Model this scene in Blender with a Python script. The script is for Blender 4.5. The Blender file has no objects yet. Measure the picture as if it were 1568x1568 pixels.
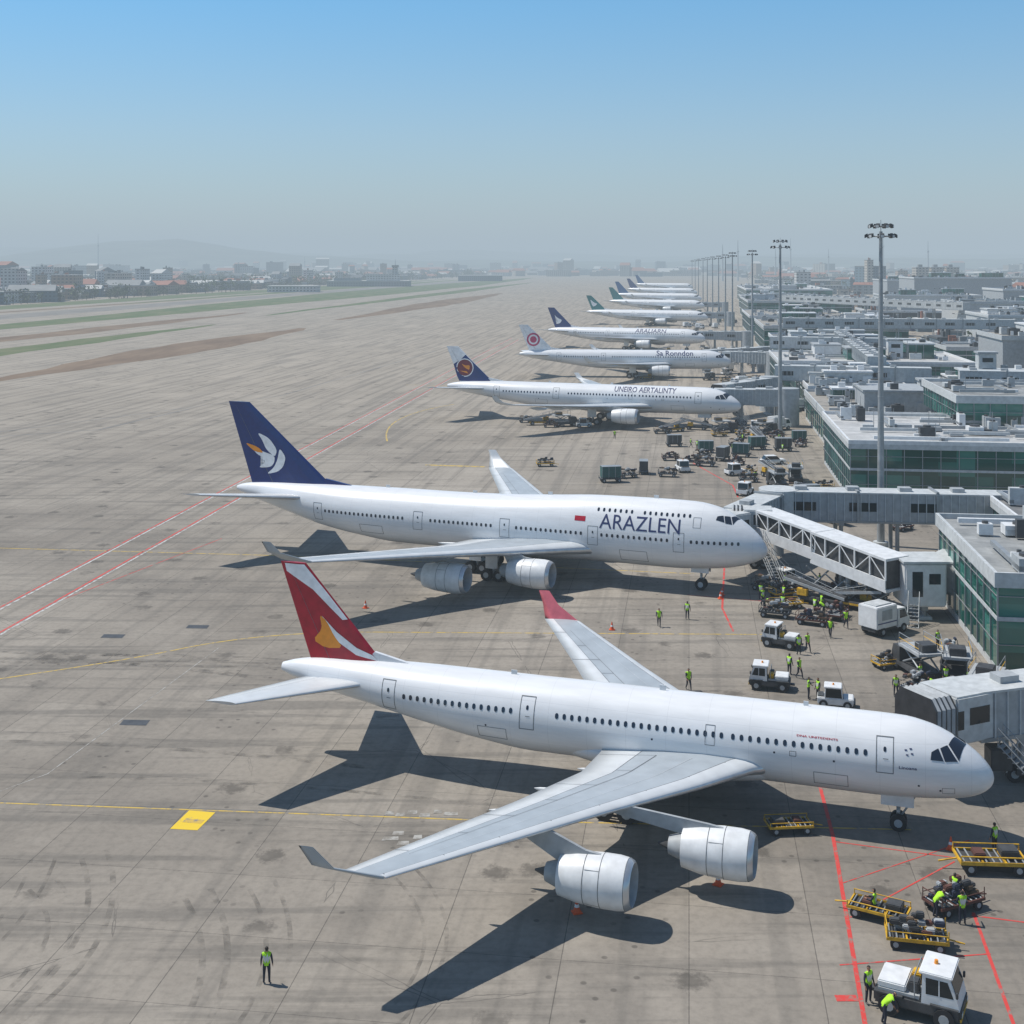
import bpy, bmesh, math, random
import numpy as np
from mathutils import Vector, Matrix
from mathutils import noise as mn
R=random.Random(7)
sc=bpy.context.scene
col=sc.collection
PHI=math.atan(0.139); CP,SP=math.cos(PHI),math.sin(PHI)

# ------------------------------------------------------------------ materials
def new_mat(name):
    m=bpy.data.materials.new(name); m.use_nodes=True
    nt=m.node_tree; b=nt.nodes['Principled BSDF']
    return m,nt,b
class N:
    def __init__(s,nt): s.nt=nt
    def node(s,t,**k):
        n=s.nt.nodes.new(t)
        for a,v in k.items(): setattr(n,a,v)
        return n
    def link(s,a,b): s.nt.links.new(a,b)
    def setin(s,sock,v):
        if isinstance(v,bpy.types.NodeSocket): s.link(v,sock)
        else: sock.default_value=v
    def m(s,op,a,b=None,c=None):
        n=s.node('ShaderNodeMath',operation=op)
        s.setin(n.inputs[0],a)
        if b is not None: s.setin(n.inputs[1],b)
        if c is not None: s.setin(n.inputs[2],c)
        return n.outputs[0]
    def pos(s): return s.node('ShaderNodeNewGeometry').outputs['Position']
    def objc(s): return s.node('ShaderNodeTexCoord').outputs['Object']
    def mapping(s,v,rot=(0,0,0),scale=(1,1,1),loc=(0,0,0)):
        n=s.node('ShaderNodeMapping'); s.link(v,n.inputs['Vector'])
        n.inputs['Rotation'].default_value=rot; n.inputs['Scale'].default_value=scale; n.inputs['Location'].default_value=loc
        return n.outputs[0]
    def sep(s,v):
        n=s.node('ShaderNodeSeparateXYZ'); s.link(v,n.inputs[0]); return n.outputs
    def comb(s,x,y,z=0.0):
        n=s.node('ShaderNodeCombineXYZ'); s.setin(n.inputs[0],x); s.setin(n.inputs[1],y); s.setin(n.inputs[2],z); return n.outputs[0]
    def noise(s,v,scale,detail=4,rough=.55,dist=0,dim='3D'):
        n=s.node('ShaderNodeTexNoise',noise_dimensions=dim); s.link(v,n.inputs['Vector']); n.inputs['Scale'].default_value=scale
        n.inputs['Detail'].default_value=detail; n.inputs['Roughness'].default_value=rough; n.inputs['Distortion'].default_value=dist
        return n.outputs['Fac']
    def n2(s,v,scale,detail=3,rough=.6): return s.noise(v,scale,detail,rough,0,'2D')
    def white(s,v):
        n=s.node('ShaderNodeTexWhiteNoise'); s.link(v,n.inputs['Vector']); return n.outputs['Value']
    def ramp(s,f,stops):
        n=s.node('ShaderNodeValToRGB'); s.link(f,n.inputs[0]); e=n.color_ramp.elements
        while len(e)<len(stops): e.new(.5)
        for i,(p,c) in enumerate(stops):
            e[i].position=p; e[i].color=(c[0],c[1],c[2],1) if hasattr(c,'__len__') else (c,c,c,1)
        return n.outputs[0]
    def mix(s,f,a,b,mode='MIX'):
        n=s.node('ShaderNodeMix',data_type='RGBA',blend_type=mode)
        s.setin(n.inputs[0],f)
        for i,v in ((6,a),(7,b)):
            if isinstance(v,bpy.types.NodeSocket): s.link(v,n.inputs[i])
            else: n.inputs[i].default_value=(v[0],v[1],v[2],1)
        return n.outputs[2]
    def smooth(s,f,lo,hi,a=0,b=1):
        n=s.node('ShaderNodeMapRange',interpolation_type='SMOOTHSTEP'); s.link(f,n.inputs[0])
        n.inputs[1].default_value=lo;n.inputs[2].default_value=hi;n.inputs[3].default_value=a;n.inputs[4].default_value=b
        return n.outputs[0]

def paint(name,c,rough=.45,metal=0.,var=.12,scale=1.5,spec=.5,world=False):
    m,nt,b=new_mat(name); n=N(nt)
    v=n.pos() if world else n.objc()
    f=n.noise(v,scale,2,.6)
    k=n.ramp(f,[(.3,tuple(x*(1-var) for x in c)),(.7,tuple(min(1,x*(1+var)) for x in c))])
    n.link(k,b.inputs['Base Color']); b.inputs['Roughness'].default_value=rough; b.inputs['Metallic'].default_value=metal
    b.inputs['Specular IOR Level'].default_value=spec
    return m

def fuselage_paint():
    m,nt,b=new_mat('white_aircraft_paint'); n=N(nt); v=n.objc(); x,y,z=n.sep(v)
    g=n.noise(n.mapping(v,scale=(.25,1,1.6)),1.2,3,.6)
    base=n.ramp(g,[(.2,(.67,.68,.69)),(.6,(.76,.77,.78)),(1,(.80,.81,.81))])
    fx=n.m('ABSOLUTE',n.m('SUBTRACT',n.m('FRACT',n.m('MULTIPLY',x,1/2.55)),.5))
    ln=n.m('LESS_THAN',fx,.006)
    fz=n.m('ABSOLUTE',n.m('SUBTRACT',n.m('FRACT',n.m('MULTIPLY',z,1/1.3)),.5)); ln2=n.m('LESS_THAN',fz,.01)
    l=n.m('MULTIPLY',n.m('MAXIMUM',ln,ln2),.18)
    c=n.mix(l,base,(.3,.31,.33))
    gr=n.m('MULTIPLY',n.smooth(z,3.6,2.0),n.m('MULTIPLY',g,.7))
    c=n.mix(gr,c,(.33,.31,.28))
    n.link(c,b.inputs['Base Color']); b.inputs['Roughness'].default_value=.32
    b.inputs['Coat Weight'].default_value=.25; b.inputs['Coat Roughness'].default_value=.12
    return m
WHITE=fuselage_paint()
WPAINT=paint('white_vehicle_paint',(.70,.71,.71),.4,var=.10)
WINGG=paint('wing_grey_paint',(.36,.40,.43),.42,var=.10,scale=.6)
WINGL=paint('wing_light_paint',(.56,.585,.60),.4,var=.08,scale=.6)
METAL=paint('bare_metal',(.60,.61,.62),.3,.6,var=.1)
GAP=paint('panel_gap',(.12,.13,.14),.6)
DARK=paint('dark_rubber',(.025,.025,.027),.8,var=.3)
CHAR=paint('charcoal_steel',(.055,.057,.06),.55,var=.3)
STEEL=paint('galvanised_steel',(.33,.35,.36),.5,.4,var=.15,scale=.8)
GREY=paint('grey_panel',(.36,.38,.39),.55,var=.14)
LGREY=paint('light_grey_panel',(.50,.52,.52),.5,var=.14)
NAVY=paint('navy_paint',(.006,.028,.15),.3,var=.1)
RED=paint('crimson_paint',(.40,.008,.025),.33,var=.15)
ORANGE=paint('orange_paint',(.8,.28,.02),.4)
CONEM=paint('cone_orange',(.75,.10,.02),.5)
YEL=paint('yellow_paint',(.60,.35,.02),.5,var=.3,scale=3)
TEAL=paint('teal_paint',(.01,.17,.17),.35)
BLUE=paint('blue_paint',(.02,.10,.26),.35)
PINK=paint('magenta_paint',(.50,.03,.12),.4)
BURG=paint('burgundy_paint',(.16,.012,.03),.4)
TEXTB=paint('lettering_navy',(.02,.03,.11),.4)
WINTIP=paint('red_tip_paint',(.62,.14,.17),.4)
LOGOW=paint('logo_white',(.8,.8,.8),.4)
BAGS=[paint('bag_a',(.10,.04,.03),.8),paint('bag_b',(.03,.04,.07),.8),paint('bag_c',(.15,.10,.06),.8)]
GREENV=paint('green_container',(.02,.09,.085),.5,var=.2)
m,nt,b=new_mat('vehicle_glass'); b.inputs['Base Color'].default_value=(.012,.02,.026,1); b.inputs['Roughness'].default_value=.06; VG=m
m,nt,b=new_mat('cabin_window'); b.inputs['Base Color'].default_value=(.015,.025,.045,1); b.inputs['Roughness'].default_value=.12; CW=m
HIVIS=paint('hi_vis_vest',(.40,.78,.02),.75,var=.15,scale=8)
REFL=paint('reflective_band',(.65,.66,.62),.4)
TROU=paint('navy_trousers',(.02,.024,.04),.85,var=.3,scale=9)
SKIN=paint('skin',(.36,.19,.12),.6)
HAIR=paint('dark_hair',(.02,.014,.01),.7)

def marking(name,c,thr=.42,scale=1.3):
    m,nt,b=new_mat(name); n=N(nt); v=n.pos()
    f=n.smooth(n.n2(v,scale,4,.75),thr-.12,thr+.12)
    n.link(n.mix(f,(.22,.20,.17),c),b.inputs['Base Color']); b.inputs['Roughness'].default_value=.7
    return m
MY=marking('yellow_marking',(.56,.38,.06),.45); MR=marking('red_line_marking',(.58,.05,.04),.40)
MW=marking('white_marking',(.50,.50,.48),.46); MFAINT=marking('faded_white_marking',(.38,.37,.34),.5)
MYB=marking('yellow_box_marking',(.72,.50,.02),.3)

def concrete():
    m,nt,b=new_mat('apron_concrete'); n=N(nt); p=n.pos()
    v=n.mapping(p,rot=(0,0,PHI)); x,y,z=n.sep(v)
    S=6.2
    gx=n.m('DIVIDE',x,S); gy=n.m('DIVIDE',y,S)
    ex=n.m('ABSOLUTE',n.m('SUBTRACT',n.m('FRACT',gx),.5)); ey=n.m('ABSOLUTE',n.m('SUBTRACT',n.m('FRACT',gy),.5))
    fine=n.n2(v,1.9,5,.72)
    j=n.m('GREATER_THAN',n.m('MAXIMUM',ex,n.m('SUBTRACT',ey,.0012)),n.m('ADD',.4940,n.m('MULTIPLY',fine,.004)))
    cell=n.comb(n.m('FLOOR',n.m('ADD',gx,.5)),n.m('FLOOR',n.m('ADD',gy,.5)))
    wn=n.white(n.comb(n.m('FLOOR',gx),n.m('FLOOR',gy)))
    big=n.n2(v,.018,4,.62)
    mid=n.n2(v,.075,5,.62)
    streak=n.n2(n.mapping(v,scale=(.55,.018,1)),1,3,.62)
    streak2=n.n2(n.mapping(p,rot=(0,0,math.radians(17)),scale=(.035,.55,1)),1,4,.62)
    c=n.ramp(big,[(.3,(.225,.200,.168)),(.5,(.280,.250,.210)),(.7,(.335,.300,.254))])
    c=n.mix(n.m('MULTIPLY',n.smooth(mid,.48,.68),.50),c,(.165,.148,.126))
    c=n.mix(n.m('MULTIPLY',n.smooth(mid,.45,.30),.25),c,(.37,.335,.285))
    c=n.mix(n.m('MULTIPLY',n.smooth(streak,.48,.70),.38),c,(.15,.138,.12))
    c=n.mix(n.m('MULTIPLY',n.smooth(streak2,.50,.68),.50),c,(.13,.12,.105))
    c=n.mix(.5,c,n.ramp(wn,[(0,.88),(.6,1.0),(.93,1.05),(1,1.16)]),'MULTIPLY')
    c=n.mix(1.0,c,n.ramp(fine,[(.25,.84),(.5,1.0),(.8,1.12)]),'MULTIPLY')
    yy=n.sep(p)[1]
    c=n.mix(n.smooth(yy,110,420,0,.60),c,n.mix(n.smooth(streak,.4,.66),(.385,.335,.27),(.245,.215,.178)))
    vo=n.node('ShaderNodeTexVoronoi',voronoi_dimensions='2D'); n.link(v,vo.inputs['Vector']); vo.inputs['Scale'].default_value=.11
    dsp=n.m('ADD',vo.outputs['Distance'],n.m('MULTIPLY',fine,.16))
    c=n.mix(n.m('MULTIPLY',n.m('MULTIPLY',n.smooth(dsp,.20,.12),n.smooth(mid,.42,.52)),.6),c,(.07,.063,.055))
    vo2=n.node('ShaderNodeTexVoronoi',voronoi_dimensions='2D'); n.link(v,vo2.inputs['Vector']); vo2.inputs['Scale'].default_value=.5
    c=n.mix(n.m('MULTIPLY',n.m('MULTIPLY',n.smooth(vo2.outputs['Distance'],.10,.05),n.smooth(mid,.52,.62)),.6),c,(.07,.063,.055))
    vc=n.node('ShaderNodeTexVoronoi',voronoi_dimensions='2D',feature='DISTANCE_TO_EDGE'); n.link(v,vc.inputs['Vector']); vc.inputs['Scale'].default_value=.07
    dn=n.m('ADD',vc.outputs['Distance'],n.m('MULTIPLY',n.m('SUBTRACT',mid,.5),.14))
    cr=n.m('MULTIPLY',n.m('LESS_THAN',n.m('ABSOLUTE',dn),.0020),n.smooth(big,.42,.52))
    c=n.mix(n.m('MULTIPLY',cr,.5),c,(.06,.055,.05))
    c=n.mix(n.m('MULTIPLY',j,.62),c,(.055,.05,.045))
    n.link(c,b.inputs['Base Color']); b.inputs['Roughness'].default_value=.82
    b.inputs['Specular IOR Level'].default_value=.2
    return m
CONC=concrete()
def landmat():
    m,nt,b=new_mat('open_land'); n=N(nt); p=n.pos()
    f=n.n2(p,.004,4,.65); g=n.n2(p,.03,3,.7)
    c=n.ramp(f,[(.35,(.07,.085,.05)),(.5,(.15,.14,.10)),(.62,(.22,.20,.16)),(.72,(.09,.10,.06))])
    c=n.mix(.6,c,n.ramp(g,[(.3,.6),(.7,1.3)]),'MULTIPLY')
    n.link(c,b.inputs['Base Color']); b.inputs['Roughness'].default_value=.95; return m
LAND=landmat()
def grassmat(name,c1,c2):
    m,nt,b=new_mat(name); n=N(nt); p=n.pos()
    v=n.mapping(p,rot=(0,0,PHI),scale=(1,.22,1))
    f=n.n2(v,.09,5,.7)
    n.link(n.ramp(f,[(.3,c1),(.7,c2)]),b.inputs['Base Color']); b.inputs['Roughness'].default_value=.95; return m
GR1=grassmat('airfield_grass_mat',(.055,.10,.024),(.14,.145,.065)); GR2=grassmat('dry_grass_mat',(.13,.085,.052),(.22,.155,.10))
ASP=grassmat('runway_asphalt_mat',(.16,.15,.135),(.24,.22,.195))
def roofmat(name,a,b_):
    m,nt,b=new_mat(name); n=N(nt); p=n.pos(); v=n.mapping(p,rot=(0,0,PHI)); x,y,z=n.sep(v)
    s=n.m('LESS_THAN',n.m('FRACT',n.m('MULTIPLY',y,1/1.6)),.05)
    f=n.n2(v,.35,4,.7); wn=n.white(n.comb(n.m('FLOOR',n.m('MULTIPLY',x,1/9)),n.m('FLOOR',n.m('MULTIPLY',y,1/1.6))))
    c=n.ramp(f,[(.3,a),(.7,b_)])
    c=n.mix(.5,c,n.ramp(wn,[(0,.8),(1,1.2)]),'MULTIPLY'); c=n.mix(n.m('MULTIPLY',s,.5),c,(.12,.12,.12))
    n.link(c,b.inputs['Base Color']); b.inputs['Roughness'].default_value=.7; return m
ROOFS=[roofmat('roof_membrane_grey',(.20,.21,.21),(.34,.35,.345)),roofmat('roof_membrane_dark',(.11,.12,.13),(.22,.22,.22)),roofmat('roof_membrane_tan',(.24,.22,.19),(.36,.34,.30)),roofmat('roof_membrane_white',(.36,.37,.37),(.54,.54,.53))]
def glassmat():
    m,nt,b=new_mat('green_curtain_glass'); n=N(nt); p=n.pos(); v=n.mapping(p,rot=(0,0,PHI)); x,y,z=n.sep(v)
    wn=n.white(n.comb(n.m('FLOOR',n.m('MULTIPLY',x,1/2.5)),n.m('FLOOR',n.m('MULTIPLY',y,1/2.5)),n.m('FLOOR',n.m('MULTIPLY',z,1/2.0))))
    c=n.ramp(wn,[(0,(.004,.06,.045)),(.6,(.010,.11,.085)),(1,(.05,.23,.18))])
    n.link(c,b.inputs['Base Color']); b.inputs['Roughness'].default_value=.07; b.inputs['Specular IOR Level'].default_value=.9
    return m
GLASS=glassmat()
def facade(name,c,win=(.05,.06,.07)):
    m,nt,b=new_mat(name); n=N(nt); p=n.pos(); x,y,z=n.sep(p)
    fz=n.m('FRACT',n.m('MULTIPLY',z,1/3.4)); fx=n.m('FRACT',n.m('MULTIPLY',n.m('ADD',x,n.m('MULTIPLY',y,.77)),1/4.2))
    w=n.m('MULTIPLY',n.m('MULTIPLY',n.m('GREATER_THAN',fz,.35),n.m('LESS_THAN',fz,.8)),n.m('MULTIPLY',n.m('GREATER_THAN',fx,.2),n.m('LESS_THAN',fx,.72)))
    f=n.n2(p,.05,2,.6); base=n.mix(.5,c,n.ramp(f,[(.3,.75),(.7,1.15)]),'MULTIPLY')
    n.link(n.mix(n.m('MULTIPLY',w,.8),base,win),b.inputs['Base Color']); b.inputs['Roughness'].default_value=.75; return m
FAC=[facade('facade_cream',(.46,.42,.36)),facade('facade_grey',(.28,.29,.29)),facade('facade_white',(.55,.55,.53)),facade('facade_tan',(.36,.27,.20)),facade('facade_blue',(.12,.18,.22))]
RFS=[paint('roof_grey',(.24,.25,.25),.8,scale=.1,world=True),paint('roof_terracotta',(.30,.13,.09),.8,scale=.1,world=True),paint('roof_light',(.52,.52,.50),.8,scale=.1,world=True),paint('roof_dark',(.09,.10,.11),.8,scale=.1,world=True)]
LEAF=paint('foliage_light',(.085,.115,.05),.9,var=.4,scale=.2,world=True); LEAFD=paint('foliage_dark',(.04,.06,.03),.9,var=.4,scale=.2,world=True)
BARK=paint('bark',(.07,.05,.035),.9)

# ------------------------------------------------------------------ mesh builder
class MB:
    def __init__(s): s.v=[];s.f=[];s.m=[];s.sm=[];s.mats=[];s.fn=None
    def mi(s,mat):
        if mat not in s.mats: s.mats.append(mat)
        return s.mats.index(mat)
    def add(s,vs,fs,mat,smooth=False,raw=False):
        o=len(s.v)
        if s.fn and not raw: vs=[s.fn(*v) for v in vs]
        s.v.extend([tuple(v) for v in vs])
        if isinstance(mat,list): ms=[s.mi(x) for x in mat]
        else: ms=[s.mi(mat)]*len(fs)
        for f,k in zip(fs,ms):
            s.f.append(tuple(i+o for i in f)); s.m.append(k); s.sm.append(smooth)
    def box(s,x0,x1,y0,y1,z0,z1,mat):
        s.add([(x0,y0,z0),(x1,y0,z0),(x1,y1,z0),(x0,y1,z0),(x0,y0,z1),(x1,y0,z1),(x1,y1,z1),(x0,y1,z1)],
              [(0,3,2,1),(4,5,6,7),(0,1,5,4),(1,2,6,5),(2,3,7,6),(3,0,4,7)],mat)
    def cbox(s,x0,x1,y0,y1,z0,z1,mat,b=.05):
        bm=bmesh.new(); bmesh.ops.create_cube(bm,size=1)
        for v in bm.verts: v.co=Vector(((x0+x1)/2+v.co.x*(x1-x0),(y0+y1)/2+v.co.y*(y1-y0),(z0+z1)/2+v.co.z*(z1-z0)))
        bmesh.ops.bevel(bm,geom=bm.edges[:],offset=b,segments=2,affect='EDGES')
        bm.verts.index_update()
        s.add([v.co[:] for v in bm.verts],[tuple(v.index for v in f.verts) for f in bm.faces],mat); bm.free()
    def cyl(s,p0,p1,r0,r1,mat,n=12,caps=True,smooth=True):
        p0=Vector(p0);p1=Vector(p1);d=(p1-p0).normalized()
        a=d.orthogonal().normalized(); c=d.cross(a)
        vs=[];fs=[]
        for p,r in((p0,r0),(p1,r1)):
            for i in range(n):
                t=2*math.pi*i/n; vs.append((p+a*(r*math.cos(t))+c*(r*math.sin(t)))[:])
        for i in range(n): fs.append((i,(i+1)%n,n+(i+1)%n,n+i))
        s.add(vs,fs,mat,smooth)
        if caps: s.add(vs,[tuple(reversed(range(n))),tuple(range(n,2*n))],mat,False)
    def prism(s,pts,y0,y1,mat):
        n=len(pts); vs=[(x,y0,z) for x,z in pts]+[(x,y1,z) for x,z in pts]
        fs=[tuple(range(n)),tuple(reversed(range(n,2*n)))]+[(i,n+i,n+(i+1)%n,(i+1)%n) for i in range(n)]
        s.add(vs,fs,mat)
    def loft(s,rings,mat,smooth=True,cap0=False,cap1=False,closed=True):
        n=len(rings[0]); vs=[v for r in rings for v in r]; fs=[];ms=[]
        for k in range(len(rings)-1):
            for i in range(n if closed else n-1):
                j=(i+1)%n; fs.append((k*n+i,k*n+j,(k+1)*n+j,(k+1)*n+i))
                if isinstance(mat,list): ms.append(mat[i])
        s.add(vs,fs,ms if isinstance(mat,list) else mat,smooth)
        mm=mat[0] if isinstance(mat,list) else mat
        if cap0: s.add(rings[0],[tuple(range(n))],mm)
        if cap1: s.add(rings[-1],[tuple(reversed(range(n)))],mm)
    def wheel(s,x,y,z,r,w,side=1):
        s.cyl((x,y-w/2,z),(x,y+w/2,z),r,r,DARK,14)
        s.cyl((x,y-w/2-.015,z),(x,y+w/2+.015,z),r*.5,r*.5,GREY,10)
    def mesh(s,name):
        me=bpy.data.meshes.new(name); me.from_pydata(s.v,[],s.f)
        for mt in s.mats: me.materials.append(mt)
        me.polygons.foreach_set('material_index',s.m); me.polygons.foreach_set('use_smooth',s.sm)
        me.update(); return me
    def obj(s,name,loc=(0,0,0),yaw=0,parent=None,fixn=False):
        me=s.mesh(name)
        if fixn:
            bm=bmesh.new(); bm.from_mesh(me); bmesh.ops.recalc_face_normals(bm,faces=bm.faces[:]); bm.to_mesh(me); bm.free()
        return put(me,name,loc,yaw,parent)
def put(me,name,loc=(0,0,0),yaw=0,parent=None,scale=None):
    o=bpy.data.objects.new(name,me); col.objects.link(o); o.location=loc; o.rotation_euler=(0,0,yaw)
    if scale: o.scale=scale
    if parent: o.parent=parent
    return o

class Tab:
    def __init__(s,rows):
        a=np.array(rows,float); s.x=a[:,0]; s.y=a[:,1:]
        h=np.diff(s.x)[:,None]; d=np.diff(s.y,axis=0)/h; m=np.zeros_like(s.y)
        for i in range(1,len(s.x)-1):
            for k in range(s.y.shape[1]):
                if d[i-1,k]*d[i,k]>0:
                    w1=2*h[i,0]+h[i-1,0]; w2=h[i,0]+2*h[i-1,0]
                    m[i,k]=(w1+w2)/(w1/d[i-1,k]+w2/d[i,k])
        m[0]=d[0]; m[-1]=d[-1]; s.m=m
    def __call__(s,x):
        x=min(max(x,s.x[0]),s.x[-1]); i=min(int(np.searchsorted(s.x,x,side='right'))-1,len(s.x)-2); i=max(i,0)
        h=s.x[i+1]-s.x[i]; t=(x-s.x[i])/h
        return ((2*t**3-3*t*t+1)*s.y[i]+(t**3-2*t*t+t)*h*s.m[i]+(-2*t**3+3*t*t)*s.y[i+1]+(t**3-t*t)*h*s.m[i+1])

class Fuse:
    def __init__(s,rows): s.t=Tab(rows); s.L=rows[-1][0]
    def pt(s,st,a,off=0,side=1):
        zc,hw,up,dn=s.t(st); r=up if a>0 else dn
        return (-st,-side*((hw+off)*math.cos(a)),zc+(r+off)*math.sin(a))
    def ang(s,st,z):
        zc,hw,up,dn=s.t(st); d=z-zc; r=up if d>0 else dn
        return math.asin(max(-1,min(1,d/r)))
    def build(s,mb,mat):
        st=[];K=110
        for i in range(K+1):
            u=i/K; st.append(s.L*(u if u>.15 else (u*u/.15*.5+u*.5) if u>.0 else 0))
        st=[.004,.02,.06,.14,.26]+[x for x in st if x>.35]
        rings=[]
        for x in st:
            rings.append([s.pt(x,-math.pi/2+2*math.pi*k/56) if k<=28 else (lambda q:(q[0],-q[1],q[2]))(s.pt(x,-math.pi/2+2*math.pi*(56-k)/56)) for k in range(56)])
        mb.loft(rings,mat,True,True,False)
        mb.loft([rings[-1],[(x-.05,y*.55,s.t(s.L)[0]+(z-s.t(s.L)[0])*.55) for x,y,z in rings[-1]]],CHAR,True,False,True)
    def zrect(s,mb,s0,s1,z0,z1,mat,side=1,off=.012,nz=5,ns=2):
        vs=[];fs=[]
        for j in range(nz+1):
            z=z0+(z1-z0)*j/nz
            for i in range(ns+1):
                x=s0+(s1-s0)*i/ns; vs.append(s.pt(x,s.ang(x,z),off,side))
        for j in range(nz):
            for i in range(ns): a=j*(ns+1)+i; fs.append((a,a+1,a+ns+2,a+ns+1))
        mb.add(vs,fs,mat,True)
    def frame(s,mb,s0,s1,z0,z1,mat,side,w=.05):
        s.zrect(mb,s0,s1,z1-w,z1,mat,side,.014,1,2); s.zrect(mb,s0,s1,z0,z0+w,mat,side,.014,1,2)
        s.zrect(mb,s0,s0+w,z0+w,z1-w,mat,side,.014,6,1); s.zrect(mb,s1-w,s1,z0+w,z1-w,mat,side,.014,6,1)
    def patch(s,mb,q,mat,side,off=.02,n=5):
        vs=[];fs=[]
        for j in range(n+1):
            for i in range(n+1):
                u=i/n;v=j/n
                w=((1-u)*(1-v),u*(1-v),u*v,(1-u)*v)
                x=sum(w[k]*q[k][0] for k in range(4)); a=math.radians(sum(w[k]*q[k][1] for k in range(4)))
                vs.append(s.pt(x,a,off,side))
        for j in range(n):
            for i in range(n): a=j*(n+1)+i; fs.append((a,a+1,a+n+2,a+n+1))
        mb.add(vs,fs,mat,True)
    def window(s,mb,x,z,w,h,side,mat):
        pts=[(-.5,-.25),(-.25,-.5),(.25,-.5),(.5,-.25),(.5,.25),(.25,.5),(-.25,.5),(-.5,.25)]
        vs=[]
        for a,b in pts:
            xx=x+a*w; zz=z+b*h; vs.append(s.pt(xx,s.ang(xx,zz),.014,side))
        mb.add(vs,[tuple(range(8))],mat)
    def text(s,mb,txt,s_aft,z0,height,width,mat,side,bold=.012):
        cu=bpy.data.curves.new('t','FONT'); cu.body=txt; cu.size=1; cu.resolution_u=3
        cu.offset=bold
        o=bpy.data.objects.new('t',cu); col.objects.link(o)
        dg=bpy.context.evaluated_depsgraph_get(); me=bpy.data.meshes.new_from_object(o.evaluated_get(dg))
        bpy.data.objects.remove(o); bpy.data.curves.remove(cu)
        bm=bmesh.new(); bm.from_mesh(me)
        xs=[v.co.x for v in bm.verts]; ys=[v.co.y for v in bm.verts]; x0,x1,y0,y1=min(xs),max(xs),min(ys),max(ys)
        for i in range(1,6):
            bmesh.ops.bisect_plane(bm,geom=bm.verts[:]+bm.edges[:]+bm.faces[:],plane_co=(0,y0+(y1-y0)*i/6,0),plane_no=(0,1,0))
        bm.verts.index_update(); vs=[]
        for v in bm.verts:
            u=(v.co.x-x0)/(x1-x0)*width; z=z0+(v.co.y-y0)/(y1-y0)*height
            x=s_aft-u if side>0 else s_aft-width+u
            vs.append(s.pt(x,s.ang(x,z),.02,side))
        mb.add(vs,[tuple(q.index for q in f.verts) for f in bm.faces],mat); bm.free(); bpy.data.meshes.remove(me)

UF=[0,.012,.04,.09,.15,.158,.35,.6,.735,.743,1]; UZ=[0,.2,.34,.45,.5,.5,.53,.4,.27,.262,.03]
LF=[.7,.4,.15,.04,.012]; LZ=[-.2,-.4,-.42,-.28,-.15]
def wing(mb,secs,side,mats=None):
    rings=[]
    S=[secs[0]]
    for a,b in zip(secs,secs[1:]):
        for k in range(1,4): S.append(tuple(a[i]+(b[i]-a[i])*k/3 for i in range(5)))
    for (sl,t,z,c,th) in S:
        r=[(-(sl+f*c),-side*t,z+q*th) for f,q in zip(UF,UZ)]+[(-(sl+f*c),-side*t,z+q*th) for f,q in zip(LF,LZ)]
        rings.append(r)
    if mats is None: mats=[METAL,WINGL,WINGL,WINGL,GAP,WINGG,WINGG,WINGG,GAP,WINGL,WINGL,WINGG,WINGG,WINGG,METAL,METAL]
    mb.loft(rings,mats,True,True,True)
def wsurf(secs,t,f):
    T=[q[1] for q in secs]
    sl,z,c,th=[float(np.interp(t,T,[q[k] for q in secs])) for k in(0,2,3,4)]
    return (-(sl+f*c),t,z+float(np.interp(f,UF,UZ))*th)
def wing_details(mb,secs,side,t0,t1):
    def q(a,b_,c,d,mat,off=.015):
        P=[wsurf(secs,*p) for p in(a,b_,c,d)]; mb.add([(x,-side*y,z+off) for x,y,z in P],[(0,1,2,3)],mat)
    n=7
    for i in range(n+1):
        t=t0+(t1-t0)*i/n; w=.035
        q((t,.0),(t+w,.0),(t+w,.15),(t,.15),GAP,.02); 
        if i%2==0: q((t,.745),(t+w,.745),(t+w,.99),(t,.99),GAP,.02)
        if i<n-1:
            q((t,.60),(t+w,.60),(t+w,.735),(t,.735),GAP,.03)
    m_=24
    for i in range(m_):
        ta=t0+(t1-t0)*.88*i/m_; tb=t0+(t1-t0)*.88*(i+1)/m_; q((ta,.600),(tb,.600),(tb,.606),(ta,.606),GAP,.02); q((ta,.36),(tb,.36),(tb,.364),(ta,.364),WINGL,.02)
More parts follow.
